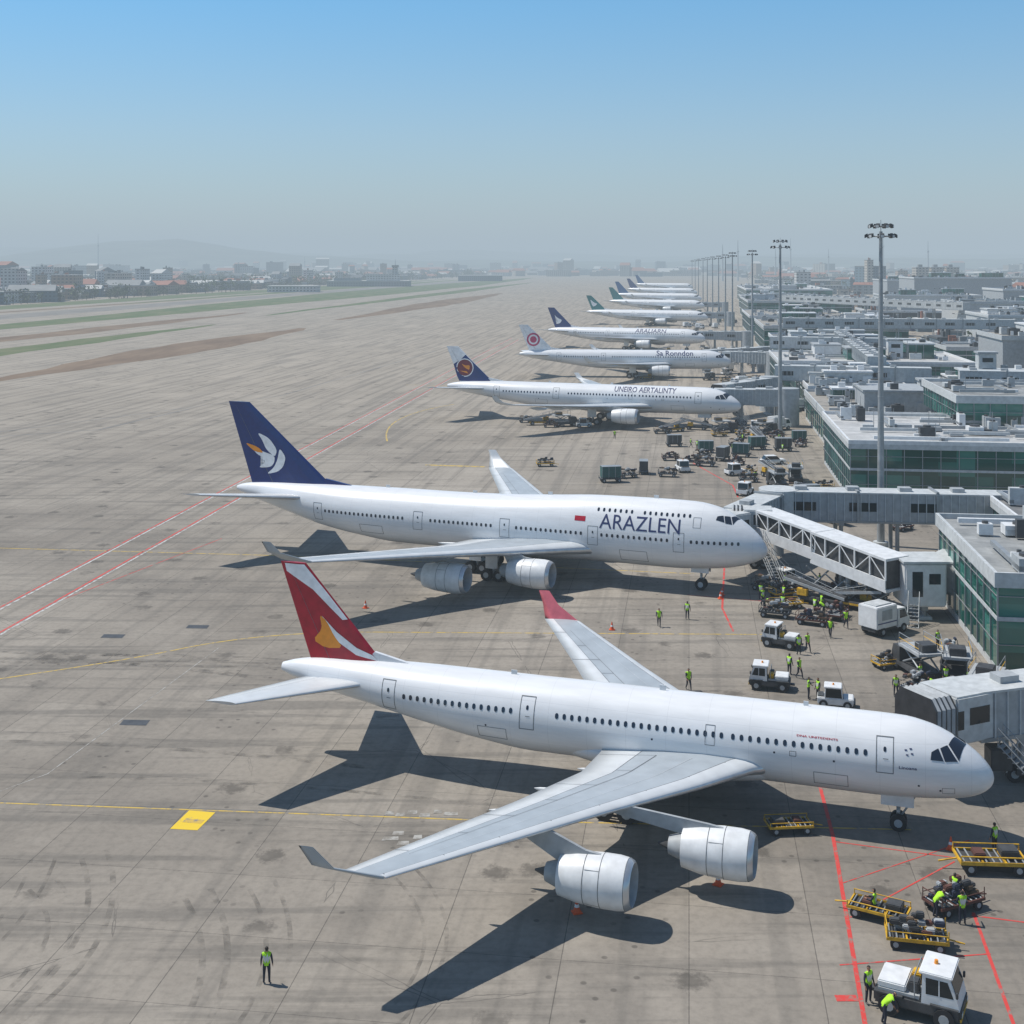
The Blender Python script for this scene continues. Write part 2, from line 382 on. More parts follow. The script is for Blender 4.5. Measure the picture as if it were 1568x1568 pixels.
def engine(mb,s0,t,z,L,r,side):
    prof=[(0,.80),(.02,.88),(.07,.95),(.2,1.0),(.45,1.0),(.75,.93),(1.0,.78)]
    def ring(x,rr): return [(-(s0+x),-side*t+rr*math.cos(q),z+rr*math.sin(q)) for q in [2*math.pi*i/32 for i in range(32)]]
    mb.loft([ring(f*L,p*r) for f,p in prof[:3]],METAL); mb.loft([ring(f*L,p*r) for f,p in prof[2:]],WPAINT)
    mb.loft([ring(0,.8*r),ring(.03*L,.75*r),ring(.2*L,.74*r)],GREY); mb.loft([ring(.2*L,.74*r),ring(.21*L,.05*r)],DARK)
    mb.loft([ring(.08*L,.02*r),ring(.13*L,.13*r),ring(.2*L,.22*r)],GREY)
    for i in range(18):
        q=2*math.pi*i/18; q2=q+.18
        mb.add([(-(s0+.195*L),-side*t+.2*r*math.cos(q),z+.2*r*math.sin(q)),(-(s0+.185*L),-side*t+.72*r*math.cos(q),z+.72*r*math.sin(q)),(-(s0+.195*L),-side*t+.72*r*math.cos(q2),z+.72*r*math.sin(q2))],[(0,1,2)],GAP)
    for f,p in((.07,.951),(.40,1.003),(.62,.967)): mb.loft([ring(f*L,p*r+.004),ring(f*L+.035,p*r+.004)],GAP)
    for a0 in(-.9,.9,2.4,-2.4):
        mb.add([(-(s0+.41*L),-side*t+1.006*r*math.cos(a0),z+1.006*r*math.sin(a0)),(-(s0+.41*L),-side*t+1.006*r*math.cos(a0+.02),z+1.006*r*math.sin(a0+.02)),(-(s0+.61*L),-side*t+.978*r*math.cos(a0+.02),z+.978*r*math.sin(a0+.02)),(-(s0+.61*L),-side*t+.978*r*math.cos(a0),z+.978*r*math.sin(a0))],[(0,1,2,3)],GAP)
    mb.loft([ring(L,.78*r),ring(.93*L,.62*r)],CHAR); mb.loft([ring(.9*L,.62*r),ring(1.08*L,.48*r),ring(1.2*L,.36*r)],GREY)
    mb.loft([ring(1.2*L,.36*r),ring(1.15*L,.26*r),ring(1.36*L,.04*r)],CHAR)
def pylon(mb,se,t,z,L,r,sw,zw,side):
    a=[(se+.42*L,z+.99*r),(se+.65*L,z+1.08*r),(sw+.3,zw+.0),(sw+2.2,zw-.1),(sw+1.9,zw-.36),(se+1.05*L,z+.55*r),(se+.85*L,z+.82*r)]
    w=.09; mb.prism([(-x,q) for x,q in a],-side*t-w,-side*t+w,GREY)
def gear(mb,s,t,zt,r,kind):
    if kind=='nose':
        mb.cyl((-s,-t,r),(-s,-t,zt),.11,.14,STEEL,10); mb.cyl((-s,-t,r*1.2),(-s+1.1,-t,zt),.06,.06,STEEL,8)
        for d in(-.32,.32): mb.wheel(-s,-t+d,r,r,.26)
        mb.box(-s-1.0,-s+.9,-t+.45,-t+.49,zt-.75,zt+.1,WPAINT); mb.box(-s-1.0,-s+.9,-t-.49,-t-.45,zt-.75,zt+.1,WPAINT)
        mb.cyl((-s,-t-.3,r*2.4),(-s,-t+.3,r*2.4),.1,.1,LGREY,8)
    else:
        mb.cyl((-s,-t,r),(-s,-t,zt),.17,.2,STEEL,10); mb.cyl((-s,-t,r*1.6),(-s,-t*.4,zt),.08,.08,STEEL,8)
        mb.box(-s-.8,-s+.8,-t-.1,-t+.1,r-.1,r+.1,STEEL)
        for dx in(-.72,.72):
            for d in(-.42,.42): mb.wheel(-s+dx,-t+d,r,r,.36)
        mb.box(-s-.7,-s+.7,-t-.75,-t-.70,r+.8,zt,WPAINT)
class Fin:
    def __init__(s,zb,zt,leb,let,teb,tet,hb,ht): s.zb,s.zt,s.leb,s.let,s.teb,s.tet,s.hb,s.ht=zb,zt,leb,let,teb,tet,hb,ht
    def le(s,z): u=(z-s.zb)/(s.zt-s.zb); return s.leb+(s.let-s.leb)*u
    def te(s,z): u=(z-s.zb)/(s.zt-s.zb); return s.teb+(s.tet-s.teb)*u
    def T(s,x,z):
        u=(z-s.zb)/(s.zt-s.zb); h=s.hb+(s.ht-s.hb)*u; f=(x-s.le(z))/max(.01,s.te(z)-s.le(z))
        return h*float(np.interp(f,[0,.05,.2,.4,.72,1],[.02,.5,.9,1,.62,.06]))
    def build(s,mb,mat):
        F=[0,.05,.2,.4,.72,1]; rings=[]
        for k in range(9):
            z=s.zb+(s.zt-s.zb)*k/8; L=s.le(z);C=s.te(z)-L
            r=[(-(L+f*C),s.T(L+f*C,z),z) for f in F]+[(-(L+f*C),-s.T(L+f*C,z),z) for f in reversed(F)]
            rings.append(r)
        mb.loft(rings,mat,False,True,True)
        for sd in(-1,1):
            p=[]
            for z in(s.zb+.4,s.zt-.4):
                for f in(.715,.722): 
                    x=s.le(z)+f*(s.te(z)-s.le(z)); p.append((-x,sd*(s.T(x,z)+.012),z))
            mb.add([p[0],p[1],p[3],p[2]],[(0,1,2,3)],GAP)
    def decal(s,mb,poly,mat,layer=1):
        for sd in(-1,1):
            bm=bmesh.new(); vs=[bm.verts.new((x,z,0)) for x,z in poly]; bm.faces.new(vs)
            bmesh.ops.triangulate(bm,faces=bm.faces[:])
            z0=min(p[1] for p in poly);z1=max(p[1] for p in poly)
            for f in(.05,.2,.4,.72):
                xa=s.le(s.zb)+f*(s.te(s.zb)-s.le(s.zb)); xb=s.le(s.zt)+f*(s.te(s.zt)-s.le(s.zt))
                d=Vector((xb-xa,s.zt-s.zb,0)).normalized(); no=Vector((d.y,-d.x,0))
                bmesh.ops.bisect_plane(bm,geom=bm.verts[:]+bm.edges[:]+bm.faces[:],plane_co=(xa,s.zb,0),plane_no=no)
            for i in range(1,5):
                bmesh.ops.bisect_plane(bm,geom=bm.verts[:]+bm.edges[:]+bm.faces[:],plane_co=(0,z0+(z1-z0)*i/5,0),plane_no=(0,1,0))
            bm.verts.index_update()
            mb.add([(-v.co.x,sd*(s.T(v.co.x,v.co.y)+.012+.012*layer),v.co.y) for v in bm.verts],[tuple(q.index for q in f.verts) for f in bm.faces],mat); bm.free()
def smooth_poly(pts,n=2):
    for _ in range(n):
        q=[]
        for i in range(len(pts)):
            a=pts[i];b=pts[(i+1)%len(pts)]
            q.append((a[0]*.8+b[0]*.2,a[1]*.8+b[1]*.2)); q.append((a[0]*.2+b[0]*.8,a[1]*.2+b[1]*.8))
        pts=q
    return pts
def circle(cx,cz,rx,rz,n=20): return [(cx+rx*math.cos(2*math.pi*i/n),cz+rz*math.sin(2*math.pi*i/n)) for i in range(n)]

A_ROWS=[(0,3.75,0.0,0.0,0.0),(.03,3.755,.22,.2,.2),(.12,3.77,.45,.42,.42),(.5,3.83,.93,.88,.86),(1.2,3.96,1.4,1.36,1.32),(2.2,4.12,1.8,1.82,1.70),(3.6,4.31,2.13,2.2,2.06),(5.2,4.43,2.32,2.36,2.28),(7,4.45,2.37,2.37,2.37),
 (28,4.45,2.37,2.37,2.37),(32,4.6,2.33,2.22,2.12),(36,4.95,2.1,1.87,1.82),(40,5.3,1.65,1.45,1.45),(43.5,5.52,1.15,1.08,1.08),(46,5.62,.62,.62,.6),(47,5.64,.3,.3,.3)]
J_ROWS=[(0,4.6,0,0,0),(.04,4.6,.26,.27,.25),(.15,4.62,.52,.55,.5),(.6,4.7,1.02,1.15,.98),(1.5,4.82,1.58,1.9,1.55),(3,4.95,2.12,2.85,2.15),(5,5.05,2.56,3.72,2.6),(7.5,5.1,2.86,4.08,2.87),(10,5.1,3,4.12,3),
 (18,5.1,3,4.02,3),(23,5.1,3,3.72,3),(29,5.1,3,3.38,3),(35,5.1,3,3.22,3),(42,5.12,3,3.15,3),(47,5.35,2.87,2.85,2.77),(52,5.8,2.42,2.32,2.45),(57,6.35,1.68,1.65,1.78),(61,6.72,1.0,1.05,1.1),(63.5,6.9,.52,.55,.52),(64.3,6.92,.26,.26,.26)]

def doors(F,mb,L,z0,z1,w):
    for sd in(1,-1):
        for s in L:
            F.frame(mb,s-w/2,s+w/2,z0,z1,GAP,sd,.045); F.window(mb,s,z0+(z1-z0)*.68,.16,.26,sd,CW)
            F.zrect(mb,s-w*.2,s+w*.1,z0+.8,z0+.84,GAP,sd,.014,1,1)
def belly(mb,s0,s1,hw,zc,hz):
    rings=[]
    for k in range(25):
        u=k/24; x=s0+(s1-s0)*u; f=max(.02,math.sin(math.pi*u))**.45
        rings.append([(-x,hw*f*math.cos(q),zc+hz*f*math.sin(q)) for q in [2*math.pi*i/36 for i in range(36)]])
    mb.loft(rings,WHITE,True)
def wing_parts(mb,side,secs,wl,fair):
    wing(mb,secs,side)
    tip=secs[-1]; top=wl
    wing(mb,[(tip[0]+.1,tip[1],tip[2],tip[3]*.95,tip[4]),(top[0]-.9,top[1]-.35,top[2]-1.0,top[3]*1.5,.12),top[:5]],side,[wl[5]]*16)
    wing_details(mb,secs,side,secs[1][1]+.6,secs[-1][1]-.2)
    for t,s,z,l in fair:
        r=lambda x,h:[(-(s+x),-side*t+h*.7*math.cos(q),z-.25-h*.35+h*math.sin(q)) for q in [2*math.pi*i/12 for i in range(12)]]
        mb.loft([r(0,.02),r(l*.2,.22),r(l*.6,.3),r(l*.9,.14),r(l,.02)],WINGL)

def airbus(name,loc,yaw,near,far,wl_near,wl_far,engines,finmat,decals,texts,scale=None,wlist=((36.9,29.3),(26.2,15.7),(15.0,7.2))):
    E=bpy.data.objects.new(name,None); col.objects.link(E); E.location=loc; E.rotation_euler=(0,0,yaw)
    if scale: E.scale=scale
    F=Fuse(A_ROWS)
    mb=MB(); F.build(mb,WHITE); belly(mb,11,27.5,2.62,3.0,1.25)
    mb.box(-20,-19.6,-.03,.03,6.8,7.15,WPAINT); mb.box(-11,-10.7,-.03,.03,6.8,7.1,WPAINT)
    mb.box(-30,-29.6,-.03,.03,6.8,7.1,WPAINT)
    mb.obj('fuselage',parent=E)
    mb=MB()
    for sd in(1,-1):
        for a,b in wlist:
            n=int((a-b)/.5)
            for i in range(n+1): F.window(mb,a-(a-b)*i/n,5.2,.22,.33,sd,CW)
        F.patch(mb,[(3.55,21),(3.5,33),(3.12,42),(2.82,24)],CW,sd); F.patch(mb,[(2.74,24),(3.02,43),(2.62,54),(2.04,31)],CW,sd); F.patch(mb,[(1.97,33),(2.55,56),(2.2,88),(1.55,88)],CW,sd)
    mb.obj('windows',parent=E)
    mb=MB(); doors(F,mb,[38.1,28.2,6.1],4.15,6.1,1.0)
    for sd in(1,-1):
        F.frame(mb,8.2,10.2,2.85,3.7,GAP,sd,.03); F.frame(mb,29.6,31.6,3.2,4.0,GAP,sd,.03); F.frame(mb,16.1,16.7,4.55,5.7,GAP,sd,.03)
        for s_,z_ in((4.2,3.55),(12.5,4.6),(3.0,3.3),(9,4.5),(20,4.5),(31,4.1)): F.window(mb,s_,z_,.12,.12,sd,CW)
        F.frame(mb,11.2,11.6,4.5,4.8,GAP,sd,.03); F.frame(mb,2.2,2.9,3.1,3.5,GAP,sd,.02)
        for t in texts: F.text(mb,*t,sd)
    if scale is None:
        for k in range(4):
            a=k*math.pi/2+.5
            for sd in(1,-1): F.zrect(mb,4.75+.2*math.cos(a)-.07,4.75+.2*math.cos(a)+.07,5.45+.18*math.sin(a)-.035,5.45+.18*math.sin(a)+.035,TEXTB,sd,.016,1,1)
    mb.obj('doors_and_lettering',parent=E)
    fr=[(5.2,20.2,3.5,3.8),(9.5,21.8,3.8,3.6),(14,23.4,4.2,3.2),(18.3,24.9,4.55,2.8)]
    mb=MB(); wing_parts(mb,1,near,wl_near,fr); mb.obj('right_wing',parent=E,fixn=True)
    frf=[(5.2,21.5,3.5,3.6),(9.5,24,3.8,3.4),(13.5,26.2,4.2,3)]
    mb=MB(); wing_parts(mb,-1,far,wl_far,frf if abs(near[-1][1]-far[-1][1])>1 else fr); mb.obj('left_wing',parent=E,fixn=True)
    for sd,ss,tt,zz in engines:
        mb=MB(); engine(mb,ss-2,tt,zz,3.9,1.33,sd)
        S=near if sd>0 else far
        le=float(np.interp(tt,[q[1] for q in S],[q[0] for q in S])); zw=float(np.interp(tt,[q[1] for q in S],[q[2] for q in S]))
        pylon(mb,ss-2,tt,zz,3.9,1.33,le,zw,sd); mb.obj('engine',parent=E)
    mb=MB(); fin=Fin(6.2,13.05,38.9,45.2,44.75,47.2,.3,.13); fin.build(mb,finmat)
    mb.prism([(-36.6,6.65),(-39.9,7.35),(-41,6.2),(-37,6.2)],-.13,.13,WHITE)
    for i,(p,mt) in enumerate(decals): fin.decal(mb,p,mt,1+i*.4)
    mb.obj('tail_fin',parent=E,fixn=False)
    mb=MB()
    for sd in(1,-1): wing(mb,[(39.6,.6,5.35,5.2,.5),(45.3,9.3 if sd>0 else 8.6,6.15 if sd>0 else 5.9,2.2,.2)],sd,[METAL,WINGL,WINGL,WINGL,WINGL,WINGL,WINGL,WINGL,GAP,WINGL,WINGL,WINGG,WINGG,WINGG,METAL,METAL])
    mb.obj('tailplane',parent=E,fixn=True)
    mb=MB(); gear(mb,5.4,0,2.3,.5,'nose'); gear(mb,21.8,4.1,3.2,.62,'main'); gear(mb,21.8,-4.1,3.2,.62,'main'); mb.obj('landing_gear',parent=E)
    return E

NEAR_A=[(12.1,1.2,3.25,11.3,1.3),(13.6,2.6,3.4,9.6,1.05),(16.1,6.8,3.72,7.2,.75),(20.2,13,4.2,5.1,.5),(27.7,25.3,5.15,2.3,.22)]
FAR_A=[(12.1,1.2,3.25,11.3,1.3),(14.2,2.6,3.4,9.8,1.05),(18.6,6.8,3.72,7.7,.75),(23.6,12,4.2,5.6,.5),(30.6,19.2,5.1,3.0,.22)]
SYM=[(12.1,1.2,3.25,11.3,1.3),(13.6,2.6,3.4,9.6,1.05),(16.4,6.8,3.72,7.4,.75),(21,13,4.2,5.1,.5),(28.6,22.4,5.15,2.3,.22)]
airbus('passenger_jet',(28.4,75.0,.0),math.atan2(-.319,.949),NEAR_A,FAR_A,(30.6,27.0,6.9,.8,.06,WINGG),(33.4,19.9,7.2,.9,.06,WINTIP),
  [(1,14.4,11.3,2.25),(1,19.9,16.3,2.2),(-1,17.5,6.9,1.9),(-1,22.5,11.0,1.85)],RED,
  [([(46.85,12.95),(45.3,12.95),(43.7,11.3),(41.95,9.4),(42.3,9.35),(44.6,11.3),(46.7,12.4)],LOGOW),
   ([(43.85,9.5),(42.7,8.5),(41.2,7.55),(40.0,7.1),(39.6,6.75),(41.2,7.05),(42.9,8.0)],LOGOW),
   (smooth_poly([(44.6,7.75),(43.6,7.3),(42.2,7.45),(42.9,8.2),(43.5,9.2),(44.05,9.6),(43.85,8.6)],1),ORANGE)],
  [('Linoana',5.3,4.5,.17,1.0,TEXTB),('DNA UNITEDENTS',11.2,5.62,.1,2.4,RED)])
J=bpy.data.objects.new('jumbo_jet',None); col.objects.link(J); J.location=(26.2,130.6,0); J.rotation_euler=(0,0,math.atan2(-.378,.927))
F=Fuse(J_ROWS)
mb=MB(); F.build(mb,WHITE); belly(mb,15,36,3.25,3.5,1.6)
for x,z in((12,9.15),(24,8.7),(33,8.25),(44,8.15)): mb.box(-x,-x+.5,-.03,.03,z,z+.4,WPAINT)
mb.obj('fuselage',parent=J)
mb=MB()
for sd in(1,-1):
    for a,b_ in((50.6,40.4),(36.9,29.6),(26.6,19.2),(16.9,9.8),(7.3,2.6)):
        n_=int((a-b_)/.55)
        for i in range(n_+1): F.window(mb,a-(a-b_)*i/n_,5.5,.25,.36,sd,CW)
    for a,b_ in((17.5,13.8),(12.4,7.6)):
        n_=int((a-b_)/.55)
        for i in range(n_+1): F.window(mb,a-(a-b_)*i/n_,8.0,.25,.34,sd,CW)
    F.patch(mb,[(4.95,46),(4.85,55),(4.3,62),(4.1,47)],CW,sd); F.patch(mb,[(4.0,46),(4.2,62),(3.65,70),(3.35,50)],CW,sd); F.patch(mb,[(3.25,51),(3.55,70),(3.2,88),(2.75,88)],CW,sd)
mb.obj('windows',parent=J)
mb=MB(); doors(F,mb,[51.7,38.5,28,17.9,8.6],4.35,6.35,1.15)
for sd in(1,-1):
    F.text(mb,'ARAZLEN',17.2,6.2,1.42,8.7,TEXTB,sd,.0)
    F.zrect(mb,18.8,20.0,6.75,7.25,RED,sd,.016,3,3); F.frame(mb,12,15,2.9,4.1,GAP,sd,.04); F.frame(mb,43,46,3.4,4.4,GAP,sd,.04)
    F.frame(mb,6.4,7.2,6.9,7.9,GAP,sd,.035)
mb.obj('doors_and_lettering',parent=J)
NJ=[(16.5,1.5,3.6,15.5,1.8),(18.3,2.8,3.75,13.6,1.5),(24,9.8,4.4,8.6,.95),(30.5,18,5.2,5.9,.6),(37.3,27.4,6.1,3.5,.3)]
FJ=[(16.5,1.5,3.6,15.5,1.8),(18.5,2.8,3.75,13.6,1.5),(24.6,9.8,4.4,8.6,.95),(32,19,5.2,5.9,.6),(40.4,30,6.1,3.6,.3)]
frJ=[(6,29.5,4.1,5),(11,30.5,4.5,4.5),(16,33,5,4),(21,35.5,5.5,3.4)]
mb=MB(); wing_parts(mb,1,NJ,(40.6,29.4,8.1,1.0,.07,WINGG),frJ); mb.obj('right_wing',parent=J,fixn=True)
mb=MB(); wing_parts(mb,-1,FJ,(43.6,31.6,8.3,1.1,.07,WINGL),frJ); mb.obj('left_wing',parent=J,fixn=True)
for sd,ss,tt,S in((1,22.6,9.2,NJ),(1,29.9,14.0,NJ),(-1,22.9,9.2,FJ),(-1,31.5,16.5,FJ)):
    mb=MB(); engine(mb,ss-2.5,tt,2.35,4.7,1.5,sd)
    le=float(np.interp(tt,[q[1] for q in S],[q[0] for q in S])); zw=float(np.interp(tt,[q[1] for q in S],[q[2] for q in S]))
    pylon(mb,ss-2.5,tt,2.35,4.7,1.5,le,zw,sd); mb.obj('engine',parent=J)
mb=MB(); fin=Fin(7.0,17.35,50.0,62.6,62.0,65.6,.42,.16); fin.build(mb,NAVY); mb.prism([(-47.5,8.0),(-52,8.75),(-53,7.2),(-48,7.3)],-.16,.16,NAVY)
for i,(p,mt) in enumerate([([(61.4,13.8),(59.7,13.2),(58.5,11.8),(58.85,10.9),(60.1,11.8),(60.6,12.8)],LOGOW),([(58.2,12.1),(57.3,11),(57.6,9.9),(58.4,9.2),(60.1,8.8),(58.95,9.7),(58.4,10.8)],LOGOW),
   ([(62.2,11.9),(60.5,11.5),(58.85,11.1),(58.9,10.3),(59.4,9.7),(61.3,9.5),(60.1,10.3),(60.6,10.8),(61.5,11.2)],LOGOW),([(63.3,12.5),(61.2,12.0),(60.4,11.3),(61.85,11.45)],ORANGE)]):
    fin.decal(mb,smooth_poly(p,2),mt,1+i*.5)
mb.obj('tail_fin',parent=J)
mb=MB()
for sd in(1,-1): wing(mb,[(53.2,.8,6.45,7.2,.7),(62.0,10.8,7.9,2.6,.25)],sd,[METAL,WINGL,WINGL,WINGL,WINGL,WINGL,WINGL,WINGL,GAP,WINGL,WINGL,WINGG,WINGG,WINGG,METAL,METAL])
mb.obj('tailplane',parent=J,fixn=True)
mb=MB(); gear(mb,6.9,0,2.6,.6,'nose')
for s_,t_ in((28.5,4.6),(28.5,-4.6),(31.6,1.9),(31.6,-1.9)): gear(mb,s_,t_,3.4,.62,'main')
mb.obj('landing_gear',parent=J)

def twin(loc,yawd,finmat,decals,txt,sc_=(1.4,1.25,1.2)):
    return airbus('passenger_jet',loc,math.radians(yawd),SYM,SYM,(31.2,23.2,6.6,.8,.06,WINGL),(31.2,23.2,6.6,.8,.06,WINGL),
       [(1,15.8,8.6,2.3),(-1,15.8,8.6,2.3)],finmat,decals,txt,scale=sc_)
twin((47.7,265,0),-19.2,LOGOW,[([(45.0,6.6),(41.3,6.6),(39.4,6.75),(43.2,10.75),(43.9,11.5),(44.7,10.6),(46.0,9.7),(45.4,7.5)],NAVY),(circle(44.0,9.1,1.5,1.72),LOGOW),(circle(44.0,9.1,1.34,1.54),BURG),
   (smooth_poly([(44.6,9.9),(44.0,9.5),(43.1,9.6),(43.2,8.7),(43.7,8.9),(44.1,9.2)],1),ORANGE),([(44.9,8.5),(43.4,8.0),(43.7,8.45)],ORANGE)],[('UNEIRO AERTALINTY',19,5.75,.85,9.5,TEXTB,)])
twin((66,383,0),-5,LOGOW,[(circle(43.9,9.3,1.5,1.7),PINK),(circle(43.9,9.3,1.1,1.25),LOGOW),(circle(43.9,9.3,.75,.85),PINK)],[('Sa Ronndon',16.5,5.5,1.2,8,TEXTB)],(1.36,1.25,1.2))
twin((76,500,0),-22,NAVY,[(smooth_poly([(45.2,10.8),(44,9.6),(42.6,9),(43.3,7.9),(44.6,7.6),(43.9,8.8)],1),LOGOW)],[('ARALIARN',20,5.5,1.1,9,TEXTB)],(1.4,1.25,1.25))
twin((108,701,0),-22,TEAL,[(smooth_poly([(45.6,11.5),(44,9.8),(42.6,9.4),(43.3,8.4),(44.6,8)],1),LOGOW)],[],(1.5,1.3,1.25))
twin((134,885,0),-24,TEAL,[],[],(1.5,1.3,1.35)); twin((156,1046,0),-24,BLUE,[],[],(1.6,1.3,1.5)); twin((186,1278,0),-26,NAVY,[],[],(1.6,1.3,1.5))
twin((222,1560,0),-26,BLUE,[],[],(1.6,1.3,1.6))

# ------------------------------------------------------------------ ground
def sheet(name,pts,z,mat):
    mb=MB(); mb.add([(x,y,z) for x,y in pts],[tuple(range(len(pts)))],mat); return mb.obj(name)
sheet('ground',[(-16000,-400),(16000,-400),(16000,16000),(-16000,16000)],-.12,LAND)
sheet('airport_apron',[(-700,-300),(900,-300),(900,3500),(-60,4200),(-90,4000),(-700,-100)],0,CONC)
def strip(name,u0,u1,y0,y1,z,mat,jag=0):
    n=14 if jag else 1; L=[];Rr=[]
    for i in range(n+1):
        y=y0+(y1-y0)*i/n; e=1 if not jag else min(1,.15+2.2*min(i,n-i)/n); w=(u1-u0)/2*e; c=(u0+u1)/2+jag*R.uniform(-1,1)
        L.append((c-w+.13*y,y)); Rr.append((c+w+.13*y,y))
    return sheet(name,L+Rr[::-1],z,mat)
strip('dry_grass_strip',-214,-184,370,680,.012,GR2,2); strip('dry_grass_strip',-225,-190,780,1500,.012,GR2,2); strip('dry_grass_strip',-315,-292,420,900,.012,GR2,3)
strip('airfield_grass',-272,-252,330,720,.012,GR1,2); strip('airfield_grass',-290,-262,850,2400,.012,GR1,3); strip('airfield_grass',-416,-318,500,3200,.012,GR1,4)
strip('airfield_grass',-560,-500,300,3000,.012,GR1,4); strip('dry_grass_strip',-488,-470,400,2600,.012,GR2,3); strip('airfield_grass',-498,-458,1100,3000,.016,GR1,3)
strip('runway',-456,-418,200,3200,.020,ASP)
mbm=MB()
def line(pts,w,mat,z=.008):
    P=[Vector((x,y)) for x,y in pts]; vs=[]
    for i,p in enumerate(P):
        d=(P[min(i+1,len(P)-1)]-P[max(i-1,0)]).normalized(); nrm=Vector((-d.y,d.x))*w/2
        vs+= [(p.x+nrm.x,p.y+nrm.y,z),(p.x-nrm.x,p.y-nrm.y,z)]
    mbm.add(vs,[(2*i,2*i+1,2*i+3,2*i+2) for i in range(len(P)-1)],mat)
def curve(p0,p1,p2,n=14): return [((1-t)**2*p0[0]+2*t*(1-t)*p1[0]+t*t*p2[0],(1-t)**2*p0[1]+2*t*(1-t)*p1[1]+t*t*p2[1]) for t in [i/n for i in range(n+1)]]
line([(-49.2,100),(-47.3,117.8),(3,576)],.24,MR); line([(-48.8,100),(-46.9,117.8),(3.5,576)],.26,MW,.012)
line([(-53.5,100),(-50.9,125),(0,588)],.22,MR); line([(-53.1,100),(-50.5,125),(.5,588)],.26,MW,.012)
line([(-60,82.5),(-32.3,80.4),(-1.8,77.9),(24,76.6)],.15,MY); line([(-60,82.75),(-32.3,80.62),(-1.8,78.12),(24,76.85)],.05,GAP,.006)
line(curve((-55,98),(-35,107.5),(-28.9,113)) [:-1]+curve((-28.9,113),(-23,117.6),(-14,117.8))+[(24,117)],.2,MY)
line([(-90,156),(-25.4,148.5),(20,140)],.22,MY); line(curve((-24,245),(-30,285),(-14,310)),.3,MY); line([(-14.7,216),(-4.6,214)],1.0,MY)
line([(-30,360),(60,335)],.3,MY,.01); line([(-120,240),(-85,262),(-76,300)],.3,GAP,.01); line([(-140,200),(-60,330),(-30,500)],.25,GAP,.01)
line([(-55,52),(-31,85),(-26,113)],.09,MFAINT); line([(-46,128),(-36,158)],.12,MR)
line([(20.2,84),(19.1,75.8),(15.8,57),(14,47)],.22,MR,.01); line([(24.2,66.8),(22.45,57),(21,49)],.17,MR,.01)
line([(17.6,66.3),(25.2,72.5)],.1,MR,.012); line([(15.9,61.8),(23.6,62.8)],.1,MR,.012); line([(19,75),(30,71.5)],.1,MR,.012); line([(18.2,70),(27,75.2)],.08,MR,.012); line([(24,66.5),(33,64)],.12,MR,.012)
line([(24.2,145),(20.8,126),(20.5,118)],.2,MR,.01); line([(27,128),(18,131)],.12,MR,.012)
mbm.box(15.0,16.0,58.75,59.25,.0,.015,MR)
line([(31,218),(34,196),(33,186)],.22,MR,.01); line([(5,160),(22,158)],.1,MFAINT)
mbm.add([(-20.6,76.7,.014),(-18.9,76.5,.014),(-18.4,79.0,.014),(-20.1,79.3,.014)],[(0,1,2,3)],MYB)
mbm.add([(-20.1,77.6,.018),(-18.9,77.4,.018),(-18.8,77.9,.018),(-20,78.1,.018)],[(0,1,2,3)],MY)
for x,y in((-7.6,78.9),(-6.9,78.7),(-6.2,79.0),(-5.4,78.6),(-4.6,79.1),(-3.8,78.8),(-7.2,75.4),(-6.4,74.8),(-6.8,76.1),(-5.6,75.6),(-4.9,75.0)):
    a=R.uniform(.25,.5); mbm.add([(x-a,y-.25,.013),(x+a,y-.2,.013),(x+a*.9,y+.3,.013),(x-a*.8,y+.25,.013)],[(0,1,2,3)],MFAINT)
for x,y in((-36.5,116.5),(-29.5,119.5),(-28,94.5)):
    mbm.add([(x-1.0,y-.5,.013),(x+1.0,y-.6,.013),(x+1.0,y+.5,.013),(x-1.0,y+.6,.013)],[(0,1,2,3)],CHAR)
mbm.obj('apron_marking')
m,nt,b=new_mat('tyre_rubber_mark'); n=N(nt); p=n.pos(); f=n.n2(p,.6,3,.7); b.inputs['Base Color'].default_value=(.09,.082,.072,1); b.inputs['Roughness'].default_value=.85
n.link(n.smooth(f,.38,.78,0,.36),b.inputs['Alpha']); TYRE=m
mbm=MB()
for i in range(8):
    x0=R.uniform(-34,-26)+R.uniform(0,22)*(i%2); y0=R.uniform(56,64); x1=x0+R.uniform(6,10);a=R.uniform(-1,2);x2=x0+R.uniform(0,4);y2=y0+R.uniform(8,12);w_=R.uniform(.2,.35)
    for dd in(0,1.1): line(curve((x0+dd,y0-10),(x1+dd,y0+a),(x2+dd,y2+dd),16),w_,TYRE,.003+.0002*i+.00005*dd)
for i in range(9):
    x0=R.uniform(-60,-5); y0=R.uniform(84,112); line(curve((x0,y0),(x0+14,y0+R.uniform(-3,4)),(x0+35,y0+R.uniform(-8,4))),R.uniform(.4,.9),TYRE,.003+.0002*i)
mbm.obj('tyre_marks')

